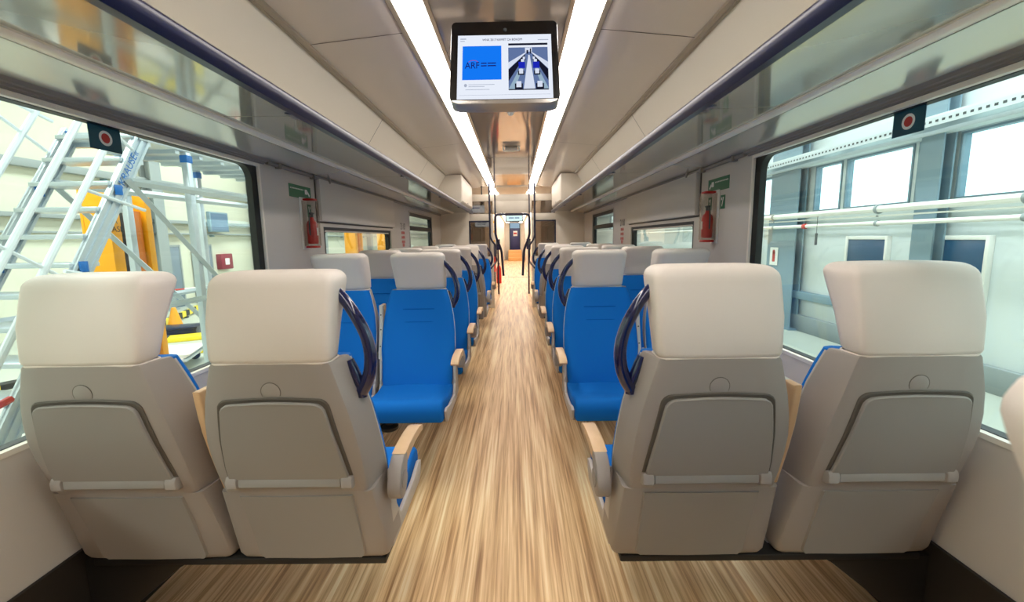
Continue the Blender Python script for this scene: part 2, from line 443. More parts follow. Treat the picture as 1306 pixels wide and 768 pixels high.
def shell_section(z, wb_, wf_, d):
    y = yb(z); P = [(-wf_, y+d), (-wb_-.004, y+.016), (-wb_+.001, y+.005), (-wb_+.010, y)]
    for k in range(1, 6):
        x = (-wb_+.010)*(1-k/3); P.append((x, y-.004*(1-(x/wb_)**2)))
    P += [(-a, b) for a, b in P[3::-1]]
    P += [(wf_-.010, y+d+.003), (wf_-.05, y+d-.03), (-wf_+.05, y+d-.03), (-wf_+.010, y+d+.003)]
    return [(a, b, z) for a, b in P]

def sh(z, i):
    for p, q_ in zip(prof_w, prof_w[1:]):
        if z <= q_[0]: return p[i]+(q_[i]-p[i])*(z-p[0])/(q_[0]-p[0])
    return prof_w[-1][i]

def make_seat(kind, s):
    """kind 'aisle' or 'window'; s = side (+1/-1, local x) of the aisle armrest / of the wall armrest"""
    t = thing('train_seat', None, 'seat')
    # lower shell and sides
    bm = new()
    zs = [.335, .343, .36, .45, .53, .605]
    secs = []
    for z in zs:
        k = .016 if z == .335 else .006 if z == .343 else 0
        w2 = .216+.014*min(1, (.605-z)/.2)
        secs.append([(x, y+(k*.6 if y < yb(z)+.05 else 0), z) for x, y, z in shell_section(z, w2-k, w2+.004-k*.5, .14)])
    loft(bm, secs)
    box(bm, (-.218, .05, .336), (.218, .43, .352), .004)
    obj('seat_shell', bm, M['shell'], t)
    for q in (-1, 1):
        bm = new(); prism(bm, [(.05, .336), (.05, .60), (.085, .585), (.108, .45), (.15, .390), (.34, .396), (.440, .420), (.470, .410), (.460, .372), (.43, .338)], q*.217, q*.232, 'x', .004); obj('side_panel', bm, M['cheek'], t)
    bm = new()
    Z = [.345, .36, .45, .54, .592]
    secs = []
    for z in Z:
        y = yb(z); w2 = .150-.012*(z == .345)
        ro = [(-w2-.016, y+.004), (-w2-.010, y-.008), (-w2, y-.007)]+[(-w2+2*w2*k/6, y-.006-.003*math.sin(PI*k/6)) for k in range(1, 6)]
        ro += [(-a, b) for a, b in ro[2::-1]]
        secs.append([(a, b, z) for a, b in ro])
    loft(bm, secs)
    obj('lower_panel', bm, M['tray'], t)
    # upper shell
    bm = new()
    prof = [(.598, .200, .222, .125), (.606, .203, .224, .125), (.66, .206, .226, .122), (.72, .206, .225, .12), (.78, .203, .221, .118), (.84, .195, .214, .115), (.90, .182, .203, .11), (.95, .169, .190, .10), (.994, .157, .176, .092), (1.002, .152, .172, .088)]
    loft(bm, [shell_section(*p) for p in prof])
    us = obj('back_shell', bm, M['shell'], t)
    # recess and tray
    def tray_outline(w0, w1, z0, z1, n=5, r=.03):
        # trapezoid narrower at the top with curved sides, corners rounded
        pts = []
        side = [(w0, z0)]+[(w0+(w1-w0)*(k/n)**1.25, z0+(z1-r-z0)*k/n) for k in range(1, n+1)]
        top = [(w1-r*(1-math.cos(a)), z1-r+r*math.sin(a)) for a in (PI/8, PI/4, 3*PI/8, PI/2)]
        R = side+top
        mid = [(w1*.33, z1+.004), (0, z1+.005)]
        R += mid
        return R+[(-a, b) for a, b in R[-2::-1]]
    def plate(bm, O, off, thick):
        fr = [(x, yb(z)-off-.006*(1-(x/.2)**2), z) for x, z in O]; bk = [(x, y+thick, z) for x, y, z in fr]
        ins = [(x*.985, y-.002, z if z < .67 else z-.003) for x, y, z in fr]
        b2 = new(); A = [b2.verts.new(p) for p in bk]; B = [b2.verts.new(p) for p in fr]; C = [b2.verts.new(p) for p in ins]
        n = len(O)
        for i in range(n):
            j = (i+1) % n
            b2.faces.new((A[i], A[j], B[j], B[i])); b2.faces.new((B[i], B[j], C[j], C[i]))
        h = n//2   # quads across, left to right
        for i in range(h):
            j = n-1-i
            if j-1 > i+1: b2.faces.new((C[i], C[i+1], C[j-1], C[j]))
            elif j-1 == i+1: b2.faces.new((C[i], C[i+1], C[j]))
        bmesh.ops.recalc_face_normals(b2, faces=b2.faces); merge(bm, b2)
    bm = new(); plate(bm, tray_outline(.176, .148, .655, .908), .0012, .004); obj('tray_recess', bm, M['dark_gap'], t)
    bm = new(); plate(bm, tray_outline(.167, .138, .66, .897), .010, .008); tr = obj('tray_table', bm, M['tray'], t, 30)
    # hinge bar under the tray
    bm = new(); y = yb(.645)
    prism(bm, [(y-.016, .664), (y-.020, .655), (y-.020, .638), (y-.014, .632), (y+.004, .630), (y+.004, .664)], -.142, .142, 'x', .002)
    obj('hinge_bar', bm, M['tray'], tr)
    for q in (-1, 1):
        bm = new(); prism(bm, [(y-.018, .668), (y-.025, .656), (y-.024, .636), (y-.016, .628), (y+.006, .626), (y+.006, .668)], q*.144, q*.176, 'x', .005); obj('hinge_end', bm, M['shell'], tr)
    # latch disc
    bm = new(); z = .928; y = yb(z)-.0035
    c = Vector((0, y, z)); nrm = Vector((0, -1, -.10)).normalized(); a1 = Vector((1, 0, 0)); a2 = nrm.cross(a1)
    ringp = lambda r, o: [c+nrm*o+a1*r*math.cos(2*PI*k/24)+a2*r*math.sin(2*PI*k/24) for k in range(24)]
    loft(bm, [ringp(.0245, -.004), ringp(.0245, .0012), ringp(.0238, .0016), ringp(.002, .0018)], mi=0); lt = obj('latch', bm, M['shell'], t)
    bm = new(); loft(bm, [ringp(.0262, -.004), ringp(.0262, .0008), ringp(.0245, .0008), ringp(.0245, -.004)], cap=False); obj('latch_gap', bm, M['dark_gap'], lt)
    # headrest
    bm = new(); secs = []
    zt, zb = 1.233, 1.003
    def hs(z):
        f = (z-zb)/(zt-zb)
        w = .158+.005*math.sin(min(1, f*1.3)*PI/2); d = .098+.062*f; return w, d
    zz = [zb, zb+.004, zb+.012, zb+.05, zb+.10, zb+.15, zb+.19]
    R = .034
    def hsec(z, k):
        w, d = hs(z); y0 = yb(z)-.005; w -= k; y1 = y0+d-k*.9; y0 += k*.8
        P = [(w, y0+.022), (w-.003, y0+.009), (w-.009, y0+.003), (w-.018, y0)]
        P += [((w-.018)*(1-j/4), y0-.003*(1-(1-j/4)**2)) for j in range(1, 4)]
        P = P+[(0, y0-.003)]+[(-a, b) for a, b in P[::-1]]
        Q = [(-w+.002, y1-.04), (-w+.010, y1-.018), (-w+.030, y1-.004), (-w+.06, y1), (-w*.3, y1+.002)]
        P += Q+[(-a, b) for a, b in Q[::-1]]
        return [(a, b, z) for a, b in P]
    for i_, z in enumerate(zz): secs.append(hsec(z, {0: .008, 1: .003}.get(i_, 0)))
    for a in (12, 25, 38, 52, 66, 78, 90):
        a = math.radians(a); secs.append(hsec(zt-R+R*math.sin(a), R*(1-math.cos(a))))
    loft(bm, secs)
    hr = obj('headrest', bm, M['leather'], t, 60)
    bm = new()   # piping where the headrest meets the back
    w, d = hs(zb); tube(bm, [(x, yb(zb)-.006+d/2+y, zb-.001) for x, y in rrect(w-.006, d/2-.006, .02, 5)+[rrect(w-.006, d/2-.006, .02, 5)[0]]], .003, 6)
    obj('piping', bm, M['leather'], hr)
    # blue back cushion
    bm = new(); secs = []
    for z, w, pr_ in ((.44, .208, .165), (.47, .212, .168), (.55, .214, .167), (.65, .218, .160), (.75, .216, .152), (.84, .206, .146), (.90, .195, .140), (.95, .182, .132), (1.0, .168, .122)):
        y = yb(z); F_ = y+pr_
        d = sh(z, 3) if z > .6 else .125
        if z > .6: w = sh(z, 2)-.0005
        P = [(-w+.03, y+.05), (-w+.03, y+d-.03), (-w, y+d+.0035), (-w-.001, F_-.016), (-w+.008, F_-.003), (-w+.03, F_+.003), (-w*.62, F_-.004), (-w*.3, F_-.010), (0, F_-.011)]
        P += [(-a, b) for a, b in P[-2::-1]]
        secs.append([(a, b, z) for a, b in P])
    loft(bm, secs)
    bc = obj('back_cushion', bm, M['blue'], t, 50)
    for z, w in ((.885, .098), (.806, .108)):
        bm = new(); ff = lambda z: yb(z)+(.152-.006*(z-.75)/.09 if z < .84 else .146-.006*(z-.84)/.06)
        tube(bm, [(x, ff(z)-.0105+.0075*(abs(x)/.2)**1.6, z) for x in [-w+2*w*k/8 for k in range(9)]], .003, 6); obj('seam', bm, M['seam'], bc)
    # seat cushion
    bm = new()
    prof = [(.06, .40), (.065, .450), (.12, .446), (.22, .436), (.32, .442), (.40, .458), (.445, .468), (.475, .464), (.495, .446), (.503, .42), (.498, .38), (.486, .356), (.45, .352), (.2, .352)]
    prism(bm, prof, -.215, .215, 'x', .016, 3)
    obj('seat_cushion', bm, M['blue'], t, 50)
    # armrests
    def armrest(x, width=.042):
        bm = new(); pv = [(.03+.045*math.cos(a), .565+.045*math.sin(a)) for a in [math.radians(v) for v in range(150, 371, 20)]]
        pv += [(.092, .616), (.085, .644), (.05, .644), (.012, .624)]
        prism(bm, pv, x-width/2, x+width/2, 'x', .006)
        a = obj('armrest', bm, M['shell'], t, 40)
        bm = new(); lathe(bm, [(.002, 0), (.028, 0), (.030, .002), (.026, .004), (.002, .004)], (x+(1 if x > 0 else -1)*width/2, .035, .575), 'x', 20)
        if x < 0: bmesh.ops.translate(bm, vec=(-.004, 0, 0), verts=bm.verts)
        obj('pivot_cap', bm, M['shell'], a)
        bm = new(); up = [(.058, .646), (.12, .652), (.20, .652), (.27, .646), (.308, .634), (.318, .622)]; lo = [(.310, .612), (.26, .618), (.19, .622), (.12, .618), (.088, .610), (.080, .644)]
        prism(bm, up+lo, x-width/2-.001, x+width/2+.001, 'x', .006, 3); obj('arm_pad', bm, M['wood'], a)
    if kind == 'aisle':
        armrest(s*.259)
        # upright folded armrest between the pair
        x = -s*.238
        pt = lambda z, o: (yb(z)+o, z)
        bm = new(); zs = [.585+.325*k/8 for k in range(9)]
        prism(bm, [pt(z, .128) for z in zs]+[pt(z, .098) for z in reversed(zs)], x-.012, x+.012, 'x', .006, 3); ma = obj('folded_armrest', bm, M['shell_edge'], t, 50)
        bm = new(); prism(bm, [pt(z, .099) for z in zs]+[pt(z, .050) for z in reversed(zs)], x-.0115, x+.0115, 'x', .006, 3); obj('arm_pad', bm, M['wood'], ma)
        for z in (.66, .76, .85):
            bm = new(); lathe(bm, [(.0045, 0), (.0045, .0015), (.001, .002)], (x, yb(z)+.1275, z), 'y', 10); obj('screw', bm, M['screw'], ma)
        # grab handle
        bm = new()
        path = spline([(s*.150, -.060, 1.176), (s*.176, -.068, 1.150), (s*.203, -.077, 1.112), (s*.225, -.075, 1.062), (s*.235, -.073, 1.010), (s*.232, -.072, .960), (s*.219, -.070, .922), (s*.204, -.068, .897)], 4)
        n = len(path); tube(bm, path, [.0145+.0035*min(1, k/n*1.2) for k in range(n)], 12)
        tube(bm, [(s*.206, -.068, .897), (s*.196, -.069, .928), (s*.183, -.070, .965), (s*.175, -.070, .988)], [.011, .016, .0155, .013], 10)
        lathe(bm, [(.001, -.02), (.014, -.018), (.016, 0), (.014, .012), (.001, .014)], (s*.205, -.068, .900), 'z', 12)
        obj('grab_handle', bm, M['navy'], t, 60)
    else:
        armrest(s*.246, .034)
    # pale edge of the shell seen from the front
    zs = [.606, .66, .72, .78, .84, .90, .95, .994]
    for q in (-1, 1):
        bm = new(); pts = []
        for z in zs:
            w, dd = [(p[2], p[3]) for p in prof_w if abs(p[0]-z) < .002][0]
            pts.append((q*(w-.003), yb(z)+dd+.003, z))
        tube(bm, pts, .0048, 6); obj('edge_piping', bm, M['shell_edge'], t)
    return t
prof_w = [(.598, .200, .222, .125), (.606, .203, .224, .125), (.66, .206, .226, .122), (.72, .206, .225, .12), (.78, .203, .221, .118), (.84, .195, .214, .115), (.90, .182, .203, .11), (.95, .169, .190, .10), (.994, .157, .176, .092), (1.002, .152, .172, .088)]

PROTO = {}
def place(kind, s, x, y, rz, label, group):
    if (kind, s) not in PROTO:
        o = PROTO[(kind, s)] = make_seat(kind, s)
    else:
        o = copy_tree(PROTO[(kind, s)])
    o.location = (x, y, 0); o.rotation_euler = (0, 0, rz)
    o['label'] = label; o['group'] = group; o['category'] = 'seat'
    return o
AXS, WX = {-1: .583, 1: .568}, 1.072
ROWS = [(1.235, 0, None), (2.68, 1, 'first row facing the camera'), (3.51, 1, 'second row facing the camera'), (4.34, 1, 'third row facing the camera'), (5.42, 0, 'turned-away row behind the third blue row'), (6.90, 1, 'farthest row facing the camera')]
BEAM = {}
def support(m, x, y, rz, label):
    """m: local x direction from the wall to the aisle; the seats face local +y"""
    if m not in BEAM:
        t = BEAM[m] = thing('seat_support', None, 'bracket')
        bm = new(); box(bm, (m*.05, .0, .312), (m*.97, .10, .3345), .005); box(bm, (m*.05, .28, .312), (m*.92, .36, .3345), .005); box(bm, (m*.3, .09, .31), (m*.36, .29, .33)); obj('beam', bm, M['beam'], t)
        bm = new(); prism(bm, [(.0, .05), (.0, .31), (m*.34, .31), (m*.30, .285), (m*.10, .12), (m*.04, .05)], .02, .09, 'y', .004); obj('wall_bracket', bm, M['beam'], t)
        bm = new(); lathe(bm, [(.002, 0), (.045, 0), (.05, .006), (.05, .02), (.03, .034), (.03, .05)], (m*.68, .40, .285), 'z', 20); obj('buffer', bm, M['black'], t)
    else: t = copy_tree(BEAM[m])
    t.location = (x, y, 0); t.rotation_euler = (0, 0, rz); t['label'] = label; t['category'] = 'bracket'; t['group'] = 'seat supports'
for i, (y, face, words) in enumerate(ROWS):
    for sd, nm in ((-1, 'stair-platform side'), (1, 'piped-wall side')):
        rz = PI if face else 0
        lx = -sd if not face else sd        # local side of the aisle
        if i == 0:
            la = 'grey-backed aisle seat seen from behind, navy handle, %s' % nm
            lw = 'grey-backed window seat seen from behind, no handle, %s' % nm
            ga = gw = 'front row of grey seat backs'
        elif face:
            la = 'blue aisle seat with navy handle, %s, %s' % (words, nm); lw = 'blue window seat with cream headrest, %s, %s' % (words, nm)
            ga = gw = 'blue seats facing the camera'
        else:
            la = 'aisle seat with navy handle in the %s, %s' % (words, nm); lw = 'window seat in the %s, %s' % (words, nm)
            ga = gw = 'seats turned away further back'
        dx = .028 if sd < 0 and i else 0.
        place('aisle', lx, sd*AXS[sd]+dx, y, rz, la, ga)
        place('window', -lx, sd*WX+dx, y, rz, lw, gw)
        support(lx, sd*1.333, y, rz, ('black support beam under the front grey-backed pair, %s' % nm) if i == 0 else ('black support beam under the %s, %s' % (words, nm)))
place('window', -1, .487, .236, 0, 'blurred cream headrest cut off by the picture edge, seat closest to the camera', 'closest seat')
support(-1, 1.333, .236, 0, 'black support beam under the closest, blurred seat')

# ------------------------------------------------------------------ ceiling screen
t = thing('passenger_display', 'black ceiling-hung information screen showing a blue panel and a cabin picture', 'screen', (.018, 1.90, 2.02))
tilt = Matrix.Rotation(math.radians(-22), 4, 'X') @ Matrix.Diagonal((1, 1, 1.2, 1))     # top edge towards the viewer
def tl(bm): bmesh.ops.transform(bm, matrix=tilt, verts=bm.verts); return bm
hw, hh = .220, .178
bm = new()
O = rrect(hw, .1585, .018, 5)
loft(bm, [[(x*k, y, z*k+.0065) for x, z in O] for y, k in ((.045, .93), (.035, .985), (.0, 1.), (-.004, .99))]); obj('housing', tl(bm), M['tvblack'], t)
bm = new(); box(bm, (-.17, .045, -.02), (.17, .09, .14), .01); obj('rear_box', tl(bm), M['tvblack'], t)
bm = new(); prism(bm, [(-.212, -.150), (.212, -.150), (.205, -.158), (.18, -.165), (-.18, -.165), (-.205, -.158)], -.005, .05, 'y', .002); obj('bottom_bar', tl(bm), M['silver'], t)
bm = new(); box(bm, (-.05, .27, -.06), (.05, .31, .277), .006); box(bm, (-.05, .07, -.06), (.05, .31, -.01), .006); obj('ceiling_mount', bm, M['ceil'], t)
bm = new(); lathe(bm, [(.001, -.006), (.0055, -.006), (.007, -.004), (.007, .001)], (.003, -.003, .127), 'y', 16); obj('camera_lens', tl(bm), M['machine'], t)
sx0, sx1, sz0, sz1 = -.190, .192, -.128, .112
def tl2(bm): bmesh.ops.transform(bm, matrix=tilt @ Matrix.Translation((0, 0, -.0125)) @ Matrix.Diagonal((1, 1, 1.06, 1)), verts=bm.verts); return bm
def q(bm, x0, x1, z0, z1, y, mi): poly(bm, [(x0, y, z0), (x1, y, z0), (x1, y, z1), (x0, y, z1)], mi)
bm = new(); box(bm, (sx0, -.0052, sz0), (sx1, -.004, sz1)); scr = obj('screen', tl2(bm), M['scr_white'], t, 0)
bm = new(); y = -.0056
q(bm, sx0+.020, sx0+.178, -.058, .070, y, 0)
ARF = Matrix.Translation((sx0+.060, y-.0004, -.005)) @ Matrix.Rotation(PI/2, 4, 'X')
add_text(bm, 'ARF', .034, ARF, 1)
for r0 in range(10):
    a0, a1 = math.radians(25+r0*13), math.radians(25+(r0+1)*13)
    f = lambda a, r: (sx0+.064+r*math.cos(a), y-.0004, .004+r*.55*math.sin(a))
    poly(bm, [f(a0, .022), f(a0, .019), f(a1, .019), f(a1, .022)], 2)
for z in (.004, -.006):
    q(bm, sx0+.095, sx0+.118, z-.002, z+.002, y-.0004, 1); q(bm, sx0+.122, sx0+.156, z-.002, z+.002, y-.0004, 1)
obj('logo_panel', tl2(bm), [M['scr_blue'], M['scr_navy'], M['scr_red']], scr, 0)
bm = new()
HD = Matrix.Translation((-.008, y, .093)) @ Matrix.Rotation(PI/2, 4, 'X')
add_text(bm, 'WNK 2517 KAMET CA BOKOM', .0118, HD, 0)
q(bm, sx0+.010, sx0+.034, .096, .100, y, 1); q(bm, sx0+.010, sx0+.028, .088, .091, y, 1); q(bm, sx1-.055, sx1-.012, .089, .092, y, 1)
obj('header_text', tl2(bm), [M['scr_ink'], M['scr_grey']], scr, 0)
bm = new()
poly(bm, [(sx0+.034+.006*math.cos(2*PI*k/14), y, -.078+.006*math.sin(2*PI*k/14)) for k in range(14)][::-1], 0)
q(bm, sx0+.046, sx0+.150, -.0765, -.0745, y, 0); q(bm, sx0+.046, sx0+.110, -.0835, -.0815, y, 0); q(bm, sx0+.034, sx0+.130, -.0945, -.0925, y, 0)
q(bm, sx0+.01, sx1-.01, -.1145, -.1135, y, 0)
obj('caption_lines', tl2(bm), M['scr_grey'], scr, 0)
# picture of a cabin: slate sides, dark windows, pale aisle, royal-blue seats, pale headrests
bm = new(); px, pz, w2, z0, z1 = .096, 0, .080, -.094, .076
q(bm, px-w2, px+w2, .070, .078, y, 0)
q(bm, px-w2, px+w2, z0, .062, y, 1)
vp = (px+.004, .05)
def fan(xa, za, xb, zb_, mi, k=.12, yy=-.0003): poly(bm, [(xa, y+yy, za), (xb, y+yy, zb_), (vp[0]+(xb-vp[0])*k, y+yy, vp[1]+(zb_-vp[1])*k), (vp[0]+(xa-vp[0])*k, y+yy, vp[1]+(za-vp[1])*k)], mi)
fan(px-.020, z0, px+.026, z0, 3)
fan(px-w2, -.02, px-w2, .005, 3); fan(px+w2, .005, px+w2, -.02, 3)
fan(px-w2, -.065, px-w2, -.022, 0, .2); fan(px+w2, -.022, px+w2, -.065, 0, .2)
fan(px-w2, z0, px-.055, z0, 4, .3); fan(px+.055, z0, px+w2, z0, 4, .3)
for s in (-1, 1):
    for (x, z, k) in ((.042, -.078, 1.), (.032, -.030, .8), (.020, .020, .45)):
        xx = px+.003+s*x
        q(bm, xx-.016*k, xx+.016*k, z-.016*k, z+.004*k, y-.0006, 0); q(bm, xx-.010*k, xx+.010*k, z-.010*k, z+.012*k, y-.0009, 3)
    q(bm, px+.003+s*.029-.013, px+.003+s*.029+.013, -.018, .006, y-.0010, 2); q(bm, px+.003+s*.026-.006, px+.003+s*.026+.006, .006, .016, y-.0012, 3)
q(bm, px-.012, px+.016, .044, .060, y-.0013, 3); q(bm, px-.006, px+.001, .036, .050, y-.0015, 0); q(bm, px+.008, px+.013, .036, .056, y-.0015, 0)
q(bm, px-w2, px+w2, z0-.004, z0, y-.0004, 0)
obj('cabin_picture', tl2(bm), [M['scr_dark'], M['scr_slate'], M['glow_royal'], M['scr_pale'], M['glow_mid']], scr, 0)

# ceiling fittings
t = thing('smoke_detector', 'small white smoke detector on the ceiling behind the screen', 'detector', (.028, 3.59, 2.30))
bm = new(); lathe(bm, [(.055, 0), (.055, -.008), (.03, -.014), (.002, -.014)]); obj('base', bm, M['white'], t)
bm = new(); lathe(bm, [(.026, -.014), (.022, -.035), (.012, -.042), (.002, -.043)]); obj('sensor', bm, M['white'], t)
t = thing('ceiling_sign_bracket', 'white hooped bracket on the ceiling further along the centre panel', 'bracket', (.021, 4.95, 2.30))
bm = new(); tube(bm, spline([(-.085, 0, 0), (-.085, 0, -.03), (-.07, 0, -.045), (.07, 0, -.045), (.085, 0, -.03), (.085, 0, 0)], 4), .009, 8); obj('hoop', bm, M['white'], t)
bm = new(); box(bm, (-.07, -.012, -.04), (.07, .012, 0), .004); obj('lamp_body', bm, M['silver'], t)

# ------------------------------------------------------------------ signs, extinguishers and stickers on the walls
for s, yc, w, zc in ((-1, 2.93, 'stair-platform', 1.60), (1, 2.88, 'piped-wall', 1.60)):
    xw = s*XW
    # direction sign
    t = thing('safety_sign', 'green and white safety sign above the extinguisher, %s side' % w, 'sign', (xw, yc-.02, zc+.03), 0, 'green signs over the extinguishers')
    bm = new(); box(bm, (-.0015, -.145, -.04), (.0015, .145, .04)); obj('board', bm, M['green'], t)
    xo = -s*.0022
    bm = new()
    def rq(y0, y1, z0, z1): poly(bm, [(xo, y0, z0), (xo, y1, z0), (xo, y1, z1), (xo, y0, z1)])
    e_ = -s
    rq(.06, .095, -.01, .022); obj('figure', bm, M['signwhite'], t, 0); bm = new()
    poly(bm, [(xo, .10, .015), (xo, .128, -.012), (xo, .118, -.026), (xo, .095, .0)]); obj('arrow', bm, M['signwhite'], t, 0); bm = new()
    for k in range(9): rq(-.13+.02*k, -.118+.02*k, .012, .02)
    obj('lettering', bm, M['signwhite'], t, 0)
    # extinguisher in a clear case
    t = thing('fire_extinguisher', 'red fire extinguisher in a clear wall case, %s side' % w, 'fire extinguisher', (xw-s*.052, yc, 1.27), 0, 'fire extinguishers')
    bm = new(); lathe(bm, [(.002, .025), (.030, .025), (.034, .034), (.034, .150), (.029, .168), (.015, .182), (.011, .20), (.002, .202)]); obj('cylinder', bm, M['red'], t)
    bm = new(); lathe(bm, [(.012, .198), (.012, .222), (.007, .23), (.002, .23)]); box(bm, (-.007, -.022, .218), (.007, .032, .229), .003); tube(bm, spline([(0, -.014, .212), (0, -.034, .19), (0, -.0375, .12), (0, -.036, .08)], 4), .005, 8); obj('valve', bm, M['machine'], t)
    bm = new(); box(bm, (-s*.0325, -.010, .08), (-s*.035, .010, .13)); obj('nameplate', bm, M['signwhite'], t)
    c = thing('extinguisher_case', 'clear wall case with red end caps holding the extinguisher, %s side' % w, 'case', (xw-s*.05, yc, 1.27), 0, 'extinguisher cases')
    bm = new()
    O = rrect(.042, .044, .016, 5)
    loft(bm, [[(x, y, z) for x, y in O] for z in (.012, .305)], cap=False); obj('clear_cover', bm, M['casing'], c)
    for z0, z1 in ((-.002, .012), (.305, .318)):
        bm = new(); loft(bm, [[(x*k, y*k, z) for x, y in rrect(.036, .038, .014, 5)] for z, k in ((z0, .9), (z0+.003, 1), (z1-.003, 1), (z1, .9))]); obj('end_cap', bm, M['red'], c)
    bm = new(); box(bm, (s*.0435, -.048, -.010), (s*.0495, .048, .326), .001); obj('back_plate', bm, M['white'], c)
    # small pictogram stickers
    for j, dy in enumerate((.085,) if s < 0 else (.085, -.092)):
        p = thing('pictogram_sticker', ('small green sticker beside the extinguisher, stair-platform side' if s < 0 else ('small green sticker on the %s side of the right-hand extinguisher' % ('far' if dy > 0 else 'near'))), 'sticker', (xw, yc+dy, 1.515), 0, 'small green stickers')
        bm = new(); box(bm, (-.0012, -.03, -.042), (.0012, .03, .042)); obj('backing', bm, M['green'], p)
        bm = new(); poly(bm, [(xo, -.014, .028), (xo, -.004, .03), (xo, .012, -.02), (xo, .004, -.03)]); poly(bm, [(xo, .005, .03), (xo, .018, .026), (xo, .018, .012), (xo, .008, .01)]); obj('symbol', bm, M['signwhite'], p, 0)
    # teal hammer-point sticker on the pane
    yt = 1.585 if s < 0 else 1.548
    p = thing('window_sticker', 'teal square with white ring and red dot on the big window, %s side' % w, 'sticker', (s*(XW+.0325), yt, 1.675), 0, 'teal window stickers')
    bm = new(); box(bm, (-.0008, -.061, -.040), (.0008, .061, .046)); obj('square', bm, M['teal'], p)
    bm = new(); n = 28; xo2 = -s*.0015
    loft(bm, [[(xo2, r*math.cos(2*PI*k/n), .002+r*math.sin(2*PI*k/n)) for k in range(n)] for r in (.0255, .0165)], cap=False); obj('ring', bm, M['signwhite'], p, 0)
    bm = new(); poly(bm, [(xo2, .0165*math.cos(2*PI*k/n), .002+.0165*math.sin(2*PI*k/n)) for k in range(n)]); obj('dot', bm, M['redmat'], p, 0)
    # number and red notice between the low windows
    yn = 5.50 if s < 0 else 5.36
    p = thing('number_sticker', 'dark number lettering between the far windows, %s side' % w, 'lettering', (xw-s*.001, yn, 1.475), 0, 'window numbers')
    bm = new(); add_text(bm, '2110', .115, Matrix.Rotation(-s*PI/2, 4, 'Z') @ Matrix.Rotation(PI/2, 4, 'X')); obj('digits', bm, M['ink'], p)
    p = thing('notice_sticker', 'red pictogram notice under the number, %s side' % w, 'sticker', (xw-s*.001, yn, 1.33), 0, 'red wall notices')
    bm = new()
    for rz_ in range(3):
        for k in range(3):
            lathe(bm, [(.02, 0), (.02, -s*.0012), (.002, -s*.0014)], (0, -.055+.055*k, .07-.055*rz_), 'x', 12)
    for k in range(2): box(bm, (-.001, -.04+.05*k, -.10), (.001, -.01+.05*k, -.06))
    obj('pictograms', bm, M['redmat'], p)

# ------------------------------------------------------------------ partition and grab poles
YP = 8.30
for s, nm in ((-1, 'left'), (1, 'right')):
    bm = new()
    box(bm, (s*1.34, YP, 0), (s*.80, YP+.05, 2.26), .004)
    box(bm, (s*.80, YP, 1.64), (s*.36, YP+.05, 1.77), .004)
    box(bm, (s*.80, YP, 0), (s*.36, YP+.05, .98), .004)
    box(bm, (s*.42, YP, .98), (s*.36, YP+.05, 1.64), .004)
    struct('wall_partition_'+nm, bm, M['cream'], 'cream end partition %s of the doorway' % nm)
    root = thing('window_%d' % (7 if s < 0 else 8), None, None); root['kind'] = 'structure'; root['label'] = 'smoked glass in the partition %s of the doorway' % nm
    bm = new(); box(bm, (s*.80, YP+.02, .98), (s*.42, YP+.028, 1.64)); obj('lower_pane', bm, M['partglass'], root)
    bm = new(); box(bm, (s*.80, YP+.02, 1.77), (s*.36, YP+.028, 2.0)); obj('upper_pane', bm, M['partglass'], root)
    bm = new(); box(bm, (s*.81, YP-.004, .98), (s*.785, YP+.03, 1.64)); box(bm, (s*.42, YP-.004, .98), (s*.435, YP+.03, 1.64)); box(bm, (s*.81, YP-.004, 1.62), (s*.42, YP+.03, 1.645)); obj('pane_frame', bm, M['navy_dark'], root)
    w = 'stair-platform' if s < 0 else 'piped-wall'
    t = thing('grab_pole', 'dark grab pole from ceiling bending towards the aisle, %s side' % w, 'pole', (s*.40, 7.95, 0), 0, 'bent grab poles')
    bm = new(); tube(bm, [(0, 0, 2.295), (0, 0, 1.46)]+spline([(0, 0, 1.42), (0, 0, 1.36), (-s*.03, 0, 1.28), (-s*.085, 0, 1.20), (-s*.10, 0, 1.12), (-s*.10, 0, 1.0), (-s*.10, 0, .90), (-s*.02, -.30, .80)], 5), .0165, 10); obj('tube', bm, M['navy_dark'], t)
    bm = new(); lathe(bm, [(.03, 2.296), (.03, 2.288), (.018, 2.284), (.002, 2.284)]); obj('flange', bm, M['navy_dark'], t)
bm = new(); box(bm, (-.80, YP, 2.0), (.80, YP+.05, 2.12), .004); box(bm, (-.36, YP, 1.78), (.36, YP+.05, 2.0), .004); struct('wall_header', bm, M['cream'], 'cream header over the far doorway')
t = thing('door_hoop', 'dark rounded hoop of grab rail framing the far doorway', 'grab rail', (0, 8.22, 0))
bm = new(); pts = [(-.18, 0, .62)]+spline([(-.20, 0, .95), (-.215, 0, 1.10), (-.29, 0, 1.30), (-.315, 0, 1.40)], 4)+[(-.315, 0, 1.62)]+[(-.255-.06*math.cos(a), 0, 1.69+.06*math.sin(a)) for a in [k*PI/12 for k in range(1, 7)]]
pts += [(-x, y, z) for x, y, z in reversed(pts)]
tube(bm, pts, .022, 10); obj('hoop_tube', bm, M['navy_dark'], t)
for s in (-1, 1):
    bm = new(); tube(bm, [(s*.315, 0, 1.66), (s*.315, 0, 2.29)], .012, 8); obj('riser', bm, M['navy_dark'], t)
t = thing('screen_reflection_panel', 'small lit panel standing in for a screen reflection, behind the smoked partition glass', 'screen', (-.57, YP+.10, 1.60))  # glowing panel stands in for the ceiling screen's reflection in the glass
bm = new(); box(bm, (-.14, .006, -.07), (.14, .03, .07), .006); obj('housing', bm, M['tvblack'], t)
